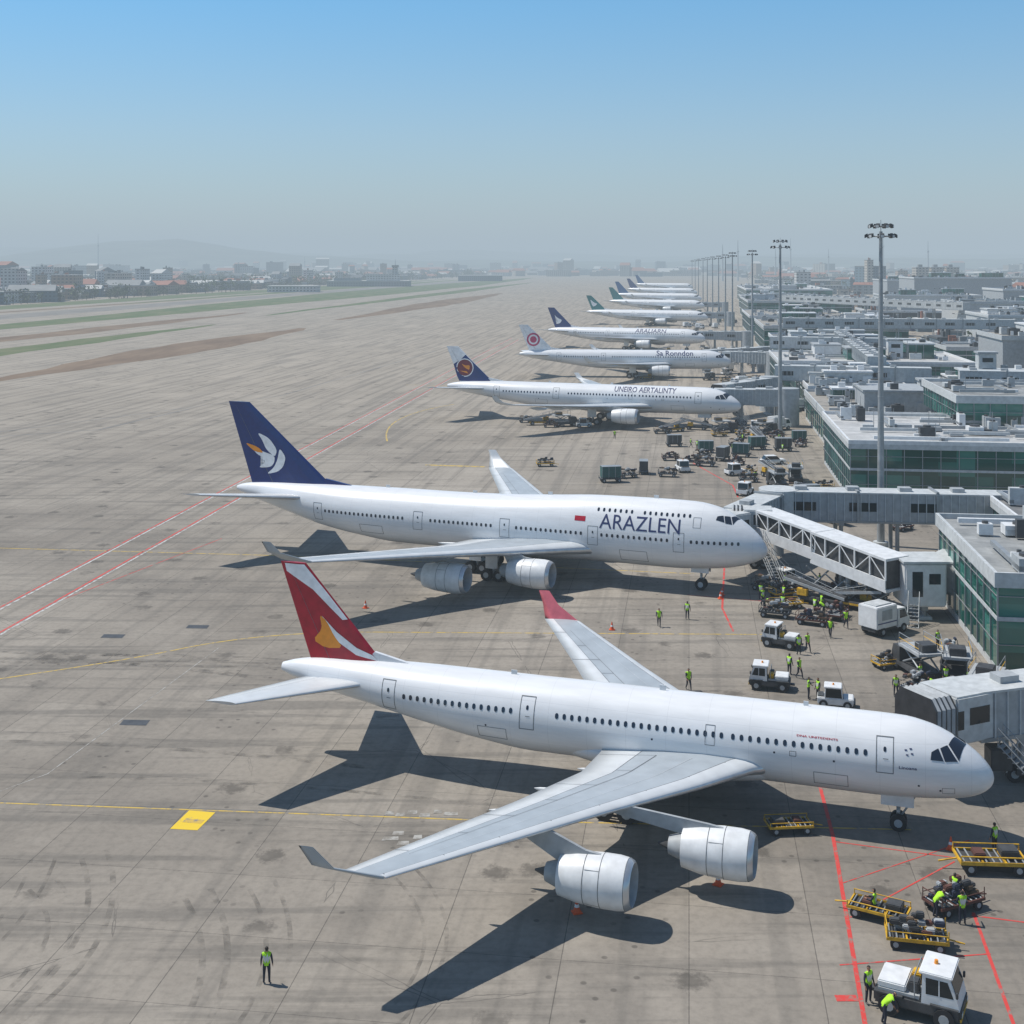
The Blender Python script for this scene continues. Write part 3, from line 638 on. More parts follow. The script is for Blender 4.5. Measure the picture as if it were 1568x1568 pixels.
# ------------------------------------------------------------------ terminal
def rowfn(ox,oy):
    return lambda u,v,z:(ox+u*CP+v*SP,oy-u*SP+v*CP,z)
def block(name,ox,oy,w,d,h,z0=0,mull=2.5,hv=8,solid=None,floors=4.0,roof=None,pent=0):
    mb=MB(); mb.fn=rowfn(ox,oy); body=solid or GLASS
    if z0==0: mb.box(.12,w-.12,.12,d-.12,0,.6,LGREY); zz=.6
    else: zz=z0
    mb.box(.15,w-.15,.15,d-.15,zz,h-.7,body)
    mb.box(-.25,w+.25,-.25,d+.25,h-.7,h,LGREY)
    if solid is None:
        for i in range(int(w/mull)+1):
            u=min(i*mull,w-.12); mb.box(u,u+.1,.02,.149,zz,h-.7,STEEL)
        for i in range(int(d/mull)+1):
            v=min(i*mull,d-.35); mb.box(.02,.149,v+.12,v+.22,zz,h-.7,STEEL)
        z=zz+floors/2;k=0
        while z<h-1:
            t=.35 if k%2 else .07
            mb.box(.0,w,-.03,.018,z,z+t,LGREY if k%2 else STEEL); mb.box(-.03,.018,.0,d,z,z+t,LGREY if k%2 else STEEL); z+=floors/2;k+=1
    mb.box(0,w,0,d,h,h+.02,roof or R.choice(ROOFS))
    pm=WPAINT if R.random()<.5 else LGREY
    for a in((-.25,w+.25,-.25,.05),(-.25,w+.25,d-.05,d+.25),(-.25,.05,.06,d-.06),(w-.05,w+.25,.06,d-.06)): mb.box(a[0],a[1],a[2],a[3],h+.003,h+.55,pm)
    for i in range(hv):
        u=R.uniform(1,w-4);v=R.uniform(1,max(1.5,d-4));a=R.uniform(.6,3.2);c=R.uniform(.6,2.6);t=R.uniform(.5,2.2)
        mb.box(u,u+a,v,v+c,h+.2,h+t,R.choice([LGREY,GREY,WPAINT,STEEL,CHAR])); 
        if t>1: mb.cyl((u+a/2,v+c/2,h+t),(u+a/2,v+c/2,h+t+.25),min(a,c)*.35,min(a,c)*.35,CHAR,8)
        if R.random()<.3: mb.cyl((u+a,v,h),(u+a,v,h+R.uniform(1.5,4)),.06,.04,STEEL,5)
        if R.random()<.35:
            l=R.uniform(3,12); v2=min(d-1,v+l); mb.box(u,u+.45,v,v2,h+.35,h+.75,STEEL)
    for i in range(max(1,hv//4)):
        v=R.uniform(1,d-2); u=R.uniform(1,w*.5); mb.box(u,min(w-1,u+R.uniform(6,20)),v,v+.5,h+.3,h+.75,R.choice([STEEL,LGREY,WPAINT]))
    for i in range(pent):
        a=R.uniform(5,min(16,w*.5));c=R.uniform(4,min(14,d*.4));u=R.uniform(1,w-a-1);v=R.uniform(1,d-c-1);t=R.uniform(2,4.5)
        gl=R.random()<.5; mb.box(u+.1,u+a-.1,v+.1,v+c-.1,h+.02,h+t-.4,GLASS if gl else R.choice([LGREY,GREY,WPAINT])); mb.box(u-.2,u+a+.2,v-.2,v+c+.2,h+t-.4,h+t,R.choice([WPAINT,LGREY,GREY]))
        if gl:
            for q in range(int(a/2)): mb.box(u+q*2,u+q*2+.12,v-.02,v+.098,h+.02,h+t-.4,STEEL)
        for q in range(3): 
            uu=R.uniform(u,u+a-1.5);vv=R.uniform(v,v+c-1.5); mb.box(uu,uu+1.4,vv,vv+1.2,h+t+.003,h+t+R.uniform(.5,1.3),R.choice([STEEL,WPAINT,CHAR]))
    return mb.obj(name)
RW=ROOFS[3]
block('terminal_building',40,105,34,25,8.1,hv=30,roof=ROOFS[0])
block('terminal_annex',53,131.5,34,18,7.0,hv=34,roof=ROOFS[1])
block('terminal_building',48.3,182,75,36,8.4,hv=60,roof=RW,pent=2)
block('terminal_upper_hall',71,203,52,30,12.6,z0=8.43,hv=30,roof=ROOFS[0])
block('pier_concourse',56,219,24,62,6,mull=4,hv=54,roof=ROOFS[2],pent=3)
block('pier_concourse',66,283,22,54,6.5,mull=4,hv=34,roof=ROOFS[0],pent=3)
block('terminal_building',71,338,50,42,8,mull=4,hv=36,pent=3,roof=RW)
block('terminal_building',84,398,36,60,9,mull=5,hv=40,pent=4,roof=ROOFS[1])
block('terminal_building',97,490,54,70,10,mull=5,hv=44,pent=5)
block('terminal_building',114,610,48,90,9,mull=6,hv=40,pent=6)
block('terminal_building',140,755,60,120,12,mull=8,hv=40,pent=6)
block('terminal_building',165,900,60,120,10,mull=8,hv=30,pent=5)
block('terminal_building',195,1060,70,200,13,mull=10,hv=30,pent=6)
for (x,y,w,d,h,s) in [(90,240,46,34,7,None),(96,290,40,30,5,GREY),(150,262,30,60,8,None),(134,348,38,30,14,GREY),(140,410,50,30,7,None),(190,350,50,50,12,None),(176,470,36,40,15,LGREY),(235,420,60,50,9,GREY),
   (200,570,60,40,17,LGREY),(275,560,60,50,8,None),(190,680,40,50,9,CHAR),(270,700,80,50,20,GREY),(240,820,60,50,14,LGREY),(350,760,90,60,12,None),(300,950,70,70,24,GREY),(410,960,110,70,14,LGREY),(330,1120,90,90,20,GREY),(480,1180,120,90,16,LGREY)]:
    block('landside_building',x,y,w,d,h,mull=6,hv=30,solid=s,pent=3)
for x,y,h in((99,222,14),(110,300,13),(137,338,19),(124,262,12),(160,395,20),(104,352,13),(84,262,10),(90,330,12)):
    mb=MB(); mb.fn=rowfn(x,y); mb.cbox(0,4,0,4,0,h,R.choice([WPAINT,LGREY,GREY]),.15); mb.box(-.3,4.3,-.3,4.3,h,h+.4,GREY)
    for k in range(3): mb.box(.8,3.2,-.05,-.003,h-2-k*2.5,h-1-k*2.5,VG)
    mb.obj('stair_tower')

# jet bridges
def seg(mb,p0,p1,za,zb,w,h,style):
    p0=Vector(p0);p1=Vector(p1);L=(p1-p0).length;d=(p1-p0)/L;pr=Vector((-d.y,d.x))
    mb.fn=lambda l,y,z:(p0.x+d.x*l+pr.x*y,p0.y+d.y*l+pr.y*y,za+(zb-za)*l/L+z)
    H=w/2
    if style=='truss':
        mb.box(0,L,-H+.25,H-.25,.05,h-.3,CHAR); mb.box(-.1,L+.1,-H,H,-.25,.0,WPAINT); mb.box(-.1,L+.1,-H,H,h-.25,h,WPAINT)
        k=max(2,int(L/1.7)); q=L/k
        for sd in(-1,1):
            y0,y1=(sd*H-.14,sd*H) if sd>0 else (sd*H,sd*H+.14)
            mb.box(0,L,y0,y1,.0,.9,WPAINT)
            for i in range(k+1): mb.box(i*q-.07,i*q+.07,y0,y1,.9,h-.25,WPAINT)
            for i in range(k):
                a,b_=(i*q,(i+1)*q) if i%2 else ((i+1)*q,i*q); ym=(y0+y1)/2
                mb.cyl((a,ym,.9),(b_,ym,h-.25),.06,.06,WPAINT,6)
    else:
        mb.box(0,L,-H,H,0,h,GREY if style=='rib' else LGREY); mb.box(-.1,L+.1,-H-.08,H+.08,h+.003,h+.16,LGREY)
        mb.box(-.1,L+.1,-H-.08,H+.08,-.25,-.003,STEEL)
        k=max(2,int(L/.9)); q=L/k
        for i in range(k+1):
            for sd in(-1,1):
                y0,y1=(H+.003,H+.12) if sd>0 else(-H-.12,-H-.003); mb.box(i*q-.05,i*q+.05,y0,y1,0,h,LGREY)
        for i in range(0,int(L/7)):
            for sd in(-1,1):
                y0,y1=(H+.02,H+.03) if sd>0 else(-H-.03,-H-.02); mb.box(1+i*7,4.2+i*7,y0,y1,1.1,2.1,VG)
        for i in range(int(L/6)): mb.box(2+i*6,3.4+i*6,-.6,.6,h+.16,h+.6,GREY)
        for i in range(1,int(L/9)+1): mb.box(i*9-.15,i*9+.15,-H-.2,H+.2,h+.16,h+.4,STEEL); mb.box(i*9-.15,i*9+.15,-H-.22,-H-.13,-.2,h,STEEL)
    mb.fn=None
def support(mb,x,y,z,w=2.6,wheels=False):
    for d in(-w/2,w/2): mb.cyl((x,y+d,.0 if not wheels else .9),(x,y+d,z),.24,.24,STEEL,12)
    mb.box(x-.3,x+.3,y-w/2-.3,y+w/2+.3,z-.45,z-.1,STEEL)
    if wheels:
        mb.box(x-.5,x+.5,y-w/2-.5,y+w/2+.5,.6,1.0,CHAR); mb.cyl((x,y-w/2,1),(x,y+w/2,z-.5),.07,.07,STEEL,6); mb.cyl((x,y+w/2,1),(x,y-w/2,z-.5),.07,.07,STEEL,6)
        for d in(-w/2,w/2): mb.wheel(x-.5,y+d,.55,.55,.4); mb.wheel(x+.5,y+d,.55,.55,.4)
    else: mb.box(x-.6,x+.6,y-w/2-.6,y+w/2+.6,0,.25,LGREY)
def cab(mb,x,y,yaw,z,h=3.0,w=3.4,hood=7):
    c,s=math.cos(yaw),math.sin(yaw); mb.fn=lambda a,b_,q:(x+a*c-b_*s,y+a*s+b_*c,q)
    mb.cbox(-1.6,1.6,-w/2,w/2,z,z+h,LGREY,.12)
    for sd in(-1,1):
        y0,y1=(-w/2-.02,-w/2-.005) if sd<0 else (w/2+.005,w/2+.02)
        mb.box(1.0,1.5,y0,y1,z+1,z+2.2,VG); mb.box(-1.2,.5,y0,y1,z+1.2,z+2.3,VG)
    for i in range(hood):
        a=1.62+i*.2; e=.09*(i%2)
        rr=[(-w/2-e,z-.1),(-w/2-e,z+h-.6),(-w/2+.5,z+h+e),(w/2-.5,z+h+e),(w/2+e,z+h-.6),(w/2+e,z-.1)]
        o=[(a,p_,q) for p_,q in rr]
        if i: mb.add(prev+o,[(k,k+1,k+7,k+6) for k in range(5)],CHAR if i%2 else GREY)
        prev=o
    mb.add(prev,[(0,1,2,3,4,5)],DARK)
    mb.fn=None
def stairs(mb,x,y,yaw,z):
    c,s=math.cos(yaw),math.sin(yaw); mb.fn=lambda a,b_,q:(x+a*c-b_*s,y+a*s+b_*c,q)
    n_=int(z/.25)
    for i in range(n_): mb.box(i*.3,i*.3+.3,-.45,.45,z-(i+1)*z/n_,z-(i+1)*z/n_+.05,STEEL)
    for sd in(-.5,.5):
        for q in(0,.55,1.05): mb.cyl((0,sd,z+q),(n_*.3,sd,q+.03),.035,.035,STEEL,6)
        for i in range(0,n_,3): mb.cyl((i*.3,sd,z-i*z/n_),(i*.3,sd,z-i*z/n_+1.05),.025,.025,STEEL,6)
    mb.fn=None
mb=MB(); cab(mb,29.2,83.9,math.radians(205),3.1,3.1,3.6,10); seg(mb,(30.2,84.3),(36.5,85.8),3.15,3.35,3.1,2.9,'rib'); seg(mb,(36.3,85.75),(52,89.5),3.2,3.7,3.7,3.4,'rib')
support(mb,33.5,85.1,3.1,2.8,True); support(mb,46,88,3.3,2.4); stairs(mb,31.6,82.4,math.radians(-40),3.1)
seg(mb,(52,89.5),(60,108),3.7,4.2,3.5,3.3,'rib')
for q in range(5): mb.cyl((32+q*1.2,83.4,2.9),(31+q*1.3,83.2,.6+.2*(q%2)),.06,.06,STEEL,6)
mb.cbox(31.2,32.6,82.9,84.2,1.0,2.4,CHAR,.06); mb.obj('jet_bridge')
mb=MB(); cab(mb,23.6,138.0,math.radians(215),4.2,3.0,3.4); seg(mb,(24.6,139.2),(31,149),4.3,4.5,3.0,2.9,'rib'); seg(mb,(31,149),(57,147.5),4.5,4.3,3.4,3.1,'rib')
mb.cyl((31.2,149,4.2),(31.2,149,7.8),2.3,2.3,LGREY,24); mb.cyl((31.2,149,0),(31.2,149,4.2),.6,.6,STEEL,14)
for x in(38,44.5,51): support(mb,x,148.4,4.3)
support(mb,27.6,143.6,4.3,2.4,True); stairs(mb,26,136.6,math.radians(-30),4.2); mb.obj('jet_bridge')
mb=MB(); seg(mb,(27.6,138.5),(32.2,131.2),4.7,3.9,2.8,2.7,'truss'); seg(mb,(32.0,131.5),(37.2,123.2),3.6,2.7,3.2,3.0,'truss')
cab(mb,26.9,139.3,math.radians(170),4.6,2.8,3.0); support(mb,33.6,128.6,3.3,2.6,True); stairs(mb,26.5,136.5,math.radians(-75),4.5)
mb.cbox(37.6,41.6,121.8,125.8,1.2,5.4,WPAINT,.15); mb.box(38.3,39.3,121.77,121.79,2.2,4.6,VG); mb.box(39.9,41,121.77,121.79,3.4,4.4,VG)
mb.box(37.4,41.8,121.6,126,5.403,5.6,LGREY); support(mb,39.6,123.8,1.25,2.8); stairs(mb,38.2,121,math.radians(-110),1.9)
seg(mb,(41.6,124),(44.2,126.5),2.3,2.6,2.8,2.8,'rib')
for i in range(4):
    x=31.5+i*1.4; y=131.5-i*2.1; mb.cyl((x-1,y-.8,.7),(x+1.2,y-1.2,3.0-.3*i),.09,.09,STEEL,6); mb.cyl((x+1,y-.8,.7),(x-1.2,y-.4,3.0-.3*i),.09,.09,STEEL,6)
mb.obj('jet_bridge')
def far_bridge(x,y,tx,ty,z=4.6):
    mb=MB(); a=math.atan2(ty-y,tx-x); cab(mb,x,y,a+math.pi,z,3.0,3.4); mx,my=x+(tx-x)*.55,y+(ty-y)*.55
    seg(mb,(x+1,y+(ty-y)/(tx-x)),(mx,my),z,z,3,2.9,'rib'); seg(mb,(mx-.3,my),(tx,ty),z-.15,z-.15,3.5,3.2,'rib')
    mb.cyl((tx,ty,0),(tx,ty,z+3.4),2.4,2.4,GREY,20); support(mb,x+(tx-x)*.3,y+(ty-y)*.3,z,2.6,True); support(mb,mx+4,my,z); stairs(mb,x+1,y-2.4,-1,z); mb.obj('jet_bridge')
far_bridge(44.5,271,58,268); far_bridge(47,282,60,296); far_bridge(66,388,78,380); far_bridge(62,396,80,404); far_bridge(75,505,92,498); far_bridge(106,707,120,700); far_bridge(132,892,148,885)
for pts,z in((((62,300),(96,292)),7),(((78,384),(118,372)),9),(((130,300),(170,380)),12),(((100,470),(180,455)),11),(((92,262),(160,245)),9),(((200,560),(150,700)),14),(((86,300),(108,420)),9)):
    mb=MB(); seg(mb,pts[0],pts[1],z,z,4,3.2,'pl')
    for t in(.15,.5,.85): support(mb,pts[0][0]+(pts[1][0]-pts[0][0])*t,pts[0][1]+(pts[1][1]-pts[0][1])*t,z)
    mb.obj('elevated_walkway')

# ------------------------------------------------------------------ light masts
mb=MB(); mb.cyl((0,0,0),(0,0,.5),.9,.9,LGREY,16); mb.cyl((0,0,.5),(0,0,38),.46,.2,STEEL,16)
for k in range(12): mb.cyl((0,0,3+k*3),(0,0,3.12+k*3),.46-.02*k,.46-.02*k,GREY,16)
for z,r in((37.4,1.5),(38.6,1.1)):
    for i in range(20):
        a=2*math.pi*i/20;b2=2*math.pi*(i+1)/20; mb.cyl((r*math.cos(a),r*math.sin(a),z),(r*math.cos(b2),r*math.sin(b2),z),.06,.06,STEEL,6)
    for i in range(8):
        a=2*math.pi*i/8+z; mb.cyl((0,0,z),(r*math.cos(a),r*math.sin(a),z),.05,.05,STEEL,6)
        cx,cy=(r+.2)*math.cos(a),(r+.2)*math.sin(a)
        mb.fn=(lambda cx,cy,a,z:lambda u,v,w:(cx+u*math.cos(a)-v*math.sin(a),cy+u*math.sin(a)+v*math.cos(a),z+w-u*.5))(cx,cy,a,z)
        mb.cbox(-.15,.22,-.24,.24,-.12,.3,CHAR,.04); mb.box(.222,.23,-.19,.19,-.06,.24,LGREY); mb.fn=None
mb.cyl((0,0,38),(0,0,39.4),.05,.03,STEEL,6)
MAST=mb.mesh('light_mast')
for x,y in((44.6,154),(53.7,255),(83.4,442),(90,520),(105.6,630),(116,715),(126,800),(138,900),(150,1000),(164,1120),(187,1300),(205,1450)):
    put(MAST,'light_mast',(x,y,0),R.uniform(0,6))
mb=MB(); mb.cyl((0,0,0),(0,0,11),.13,.07,STEEL,8); mb.cyl((-1.6,0,10.9),(1.6,0,10.9),.05,.05,STEEL,6); mb.cbox(-2,-1.2,-.15,.15,10.85,11,CHAR,.03); mb.cbox(1.2,2,-.15,.15,10.85,11,CHAR,.03)
POLE=mb.mesh('street_lamp')
for i in range(60): 
    v=250+i*20; put(POLE,'street_lamp',(.139*v+R.choice([60,95,128,150,190,240]),v,0),R.uniform(0,3),scale=(1,1,R.uniform(1,1.8)))

# ------------------------------------------------------------------ vehicles
def v_truck():
    mb=MB(); mb.box(-2.2,2.1,-.8,.8,.45,.7,CHAR)
    mb.prism([(.7,.55),(2.3,.55),(2.38,1.15),(2.25,1.35),(1.75,2.25),(.7,2.3)],-1.05,1.05,WPAINT)
    mb.add([(2.265,-.92,1.38),(2.265,.92,1.38),(1.80,.86,2.2),(1.80,-.86,2.2)],[(0,1,2,3)],VG)
    for sd in(-1,1): mb.add([(.95,sd*1.056,1.35),(2.05,sd*1.056,1.38),(1.68,sd*1.056,2.12),(.95,sd*1.056,2.12)],[(0,1,2,3)],VG)
    mb.cbox(-2.3,.55,-1.1,1.1,.75,2.75,WPAINT,.07); mb.box(-2.2,.45,-1.115,-1.102,1.2,1.3,NAVY); mb.box(-2.2,.45,1.102,1.115,1.2,1.3,NAVY)
    mb.box(-1.6,-.2,-1.12,-1.102,1.5,2.4,GREY); mb.cbox(2.3,2.46,-1.0,1.0,.42,.75,CHAR,.03)
    for sd in(-.8,.8): mb.box(2.39,2.41,sd-.16,sd+.16,.8,1.0,LGREY)
    mb.cyl((1.2,0,2.28),(1.2,0,2.48),.1,.08,ORANGE,10); mb.box(-2.0,.2,-.7,.7,2.752,2.85,LGREY)
    for x in(-1.4,1.5):
        for y in(-.95,.95): mb.wheel(x,y,.42,.42,.28)
    return mb.mesh('service_truck')
def v_tug():
    mb=MB(); mb.cbox(-1.6,1.6,-.85,.85,.32,.95,WPAINT,.08); mb.prism([(-1.0,.9),(.75,.9),(.45,1.8),(-.85,1.8)],-.75,.75,VG); mb.cbox(-1.0,.55,-.82,.82,1.78,1.92,WPAINT,.04)
    for x,y in((-.92,-.78),(-.92,.78),(.62,-.78),(.62,.78)): mb.cyl((x,y,.9),(x*.9-.04,y,1.8),.05,.05,WPAINT,6)
    mb.box(-1.55,-1.05,-.6,.6,.952,1.05,CHAR); mb.cbox(1.55,1.75,-.8,.8,.3,.6,CHAR,.03); mb.cyl((-.2,0,1.92),(-.2,0,2.08),.09,.07,ORANGE,8)
    for x in(-1.05,1.05):
        for y in(-.8,.8): mb.wheel(x,y,.38,.38,.26)
    for y in(-.6,.6): mb.box(1.601,1.62,y-.13,y+.13,.65,.82,LGREY)
    mb.cyl((-1.6,0,.4),(-2.0,0,.4),.05,.05,CHAR,6)
    return mb.mesh('baggage_tractor')
def v_push():
    mb=MB(); mb.cbox(-1.9,1.9,-1.0,1.0,.42,.98,CHAR,.09); mb.box(-1.7,.1,-.9,.9,.983,1.1,GREY); mb.cbox(-1.75,-.5,-.85,.85,1.1,1.4,WPAINT,.05)
    mb.cbox(-.4,.05,-.7,-.1,1.1,1.6,CHAR,.05); mb.cbox(-.4,.05,.1,.7,1.1,1.6,YEL,.05)
    mb.prism([(.2,.9),(1.85,.9),(1.72,1.45),(1.42,2.2),(.25,2.2)],-.95,.95,WPAINT)
    mb.add([(1.74,-.85,1.45),(1.74,.85,1.45),(1.49,.8,2.1),(1.49,-.8,2.1)],[(0,1,2,3)],VG); mb.add([(.195,.8,1.3),(.195,-.8,1.3),(.195,-.8,2.1),(.195,.8,2.1)],[(0,1,2,3)],VG)
    for sd in(-1,1):
        mb.add([(.4,sd*.956,1.35),(1.6,sd*.956,1.4),(1.34,sd*.956,2.08),(.4,sd*.956,2.08)],[(0,1,2,3)],VG); mb.box(.95,1.0,min(sd*.957,sd*.965),max(sd*.957,sd*.965),1.36,2.08,WPAINT)
        mb.cbox(1.7,1.8,sd*1.0-.08,sd*1.0+.08,1.5,1.75,CHAR,.02); mb.box(1.93,1.945,sd*.7-.15,sd*.7+.15,.62,.8,REFL)
        for x in(-1.2,1.2): mb.box(x-.6,x+.6,min(sd*.85,sd*1.1),max(sd*.85,sd*1.1),.93,1.0,CHAR)
    mb.cbox(.1,1.55,-1.0,1.0,2.2,2.33,WPAINT,.04); mb.box(1.86,1.93,-.95,.95,.45,.58,YEL); mb.cyl((.7,0,2.33),(.7,0,2.5),.1,.08,ORANGE,8)
    for x in(-1.2,1.2):
        for y in(-.98,.98): mb.wheel(x,y,.46,.46,.30)
    mb.box(-2.3,-1.9,-.2,.2,.45,.6,CHAR)
    for y in(-.9,.9): mb.cyl((-.1,y,1.0),(-.1,y,2.0),.03,.03,STEEL,6)
    mb.cyl((-.1,-.9,2.0),(-.1,.9,2.0),.03,.03,STEEL,6)
    return mb.mesh('pushback_tractor')
def v_cart(load,frame=YEL,seed=0):
    rr=random.Random(seed); mb=MB()
    mb.box(-1.5,1.5,-.75,-.67,.46,.6,frame); mb.box(-1.5,1.5,.67,.75,.46,.6,frame)
    for x in(-1.5,-.55,.45,1.42): mb.box(x,x+.08,-.67,.67,.46,.58,frame)
    mb.box(-1.42,1.42,-.66,.66,.44,.50,CHAR); mb.box(-1.45,1.45,-.1,.1,.35,.438,CHAR)
    for i in range(9): mb.cyl((-1.3+i*.325,-.66,.58),(-1.3+i*.325,.66,.58),.045,.045,STEEL,6)
    for x in(-1.05,1.05):
        mb.cyl((x,-.7,.28),(x,.7,.28),.04,.04,CHAR,6)
        for y in(-.66,.66): mb.wheel(x,y,.27,.27,.16)
    mb.cyl((1.5,0,.45),(2.3,0,.3),.04,.04,frame,6)
    for x in(-1.46,1.46):
        for y in(-.7,.7): mb.cyl((x,y,.55),(x,y,1.15 if load=='bags' else .85),.03,.03,frame,6)
    if load=='bags':
        mb.cyl((-1.46,-.7,1.12),(-1.46,.7,1.12),.03,.03,frame,6); mb.cyl((-1.46,-.7,.9),(1.46,-.7,.9),.025,.025,frame,6); mb.cyl((-1.46,.7,.9),(1.46,.7,.9),.025,.025,frame,6)
        for i in range(22):
            x=rr.uniform(-1.35,.9);y=rr.uniform(-.6,.3);z=.63+rr.choice([0,.02,.28,.3,.5,.62]);mb.cbox(x,x+rr.uniform(.35,.65),y,y+rr.uniform(.22,.4),z,z+rr.uniform(.18,.3),rr.choice(BAGS+[CHAR,CHAR,GREY]),.05)
    if load=='uld':
        mb.prism([(-1.3,.7),(1.1,.7),(1.35,1.1),(1.35,2.15),(-1.3,2.15)],-.68,.68,GREENV if seed%2 else CHAR)
        for x in(-1.3,-.4,.5,1.3): mb.box(x-.03,x+.03,-.7,-.683,.7 if x<1 else 1.1,2.15,STEEL)
        mb.box(-1.3,1.35,-.7,.7,2.153,2.2,STEEL)
    if load=='flat':
        for y in(-.7,.7): mb.cyl((-1.46,y,.83),(1.46,y,.83),.03,.03,frame,6)
        mb.cbox(-1.2,-.4,-.5,.3,.63,.95,CHAR,.04); mb.cbox(.3,.8,-.3,.4,.63,.85,BAGS[0],.04)
    return mb.mesh('baggage_cart')
def v_belt():
    mb=MB(); mb.cbox(-2.4,2.2,-.85,.85,.4,.8,CHAR,.06); mb.box(-2.3,2.1,-.87,-.852,.5,.7,YEL)
    mb.prism([(-3.2,.95),(3.3,2.1),(3.3,2.35),(-3.2,1.2)],-.45,.45,CHAR)
    for sd in(-.55,.55):
        mb.prism([(-3.25,.9),(3.35,2.05),(3.35,2.32),(-3.25,1.17)],sd-.05,sd+.05,GREY); mb.cyl((-2,sd,1.5),(3,sd,2.95),.03,.03,STEEL,6)
        for i in range(5): mb.cyl((-2+i*1.25,sd,1.15+i*.22),(-2+i*1.25,sd,1.5+i*.36),.025,.025,STEEL,6)
    mb.cbox(.6,1.7,.5,.95,.8,1.5,YEL,.04); mb.box(.7,1.1,.55,.85,1.5,1.6,DARK); mb.cyl((1.2,.7,.85),(1.8,0,1.9),.05,.05,STEEL,6)
    for x in(-1.6,1.5):
        for y in(-.8,.8): mb.wheel(x,y,.38,.38,.24)
    return mb.mesh('belt_loader')
def v_car(c):
    mb=MB(); mb.cbox(-2.1,2.1,-.88,.88,.3,.85,c,.12); mb.prism([(-1.75,.82),(1.15,.82),(.5,1.42),(-1.35,1.42)],-.74,.74,VG); mb.cbox(-1.32,.48,-.76,.76,1.39,1.48,c,.03)
    for x in(-1.3,1.3):
        for y in(-.8,.8): mb.wheel(x,y,.33,.33,.22)
    for y in(-.62,.62): mb.box(2.101,2.11,y-.18,y+.18,.6,.74,LGREY)
    return mb.mesh('parked_car')
def v_lift():
    mb=MB(); mb.cbox(-2.4,2.4,-1.1,1.1,.45,.8,CHAR,.05); mb.prism([(1.2,.6),(2.6,.6),(2.6,1.3),(2.3,2.0),(1.2,2.0)],-1,1,CHAR); mb.add([(2.607,-.85,1.32),(2.607,.85,1.32),(2.33,.85,1.95),(2.33,-.85,1.95)],[(0,1,2,3)],VG)
    for y in(-.8,.8):
        mb.cyl((-2.1,y,.9),(.9,y,2.2),.08,.08,STEEL,8); mb.cyl((-2.1,y,2.2),(.9,y,.9),.08,.08,STEEL,8)
    mb.box(-2.4,1.1,-1.15,1.15,2.2,2.4,GREY)
    for x in(-2.35,1.05):
        for y in(-1.1,1.1): mb.cyl((x,y,2.4),(x,y,3.3),.03,.03,STEEL,6)
    for y in(-1.1,1.1): mb.cyl((-2.35,y,3.28),(1.05,y,3.28),.03,.03,STEEL,6); mb.cyl((-2.35,y,2.85),(1.05,y,2.85),.025,.025,YEL,6)
    mb.cbox(-2.0,-.6,-.7,.6,2.4,3.0,CHAR,.05)
    for x in(-1.6,1.8):
        for y in(-.95,.95): mb.wheel(x,y,.42,.42,.28)
    return mb.mesh('scissor_lift_truck')
TRUCK=v_truck();TUG=v_tug();PUSH=v_push();BELT=v_belt();LIFT=v_lift()
BAG=[v_cart('bags',YEL,1),v_cart('bags',CHAR,2),v_cart('bags',BAGS[0],5)];ULD=[v_cart('uld',CHAR,1),v_cart('uld',CHAR,2)];FLAT=v_cart('flat',YEL,3)
rad=math.radians
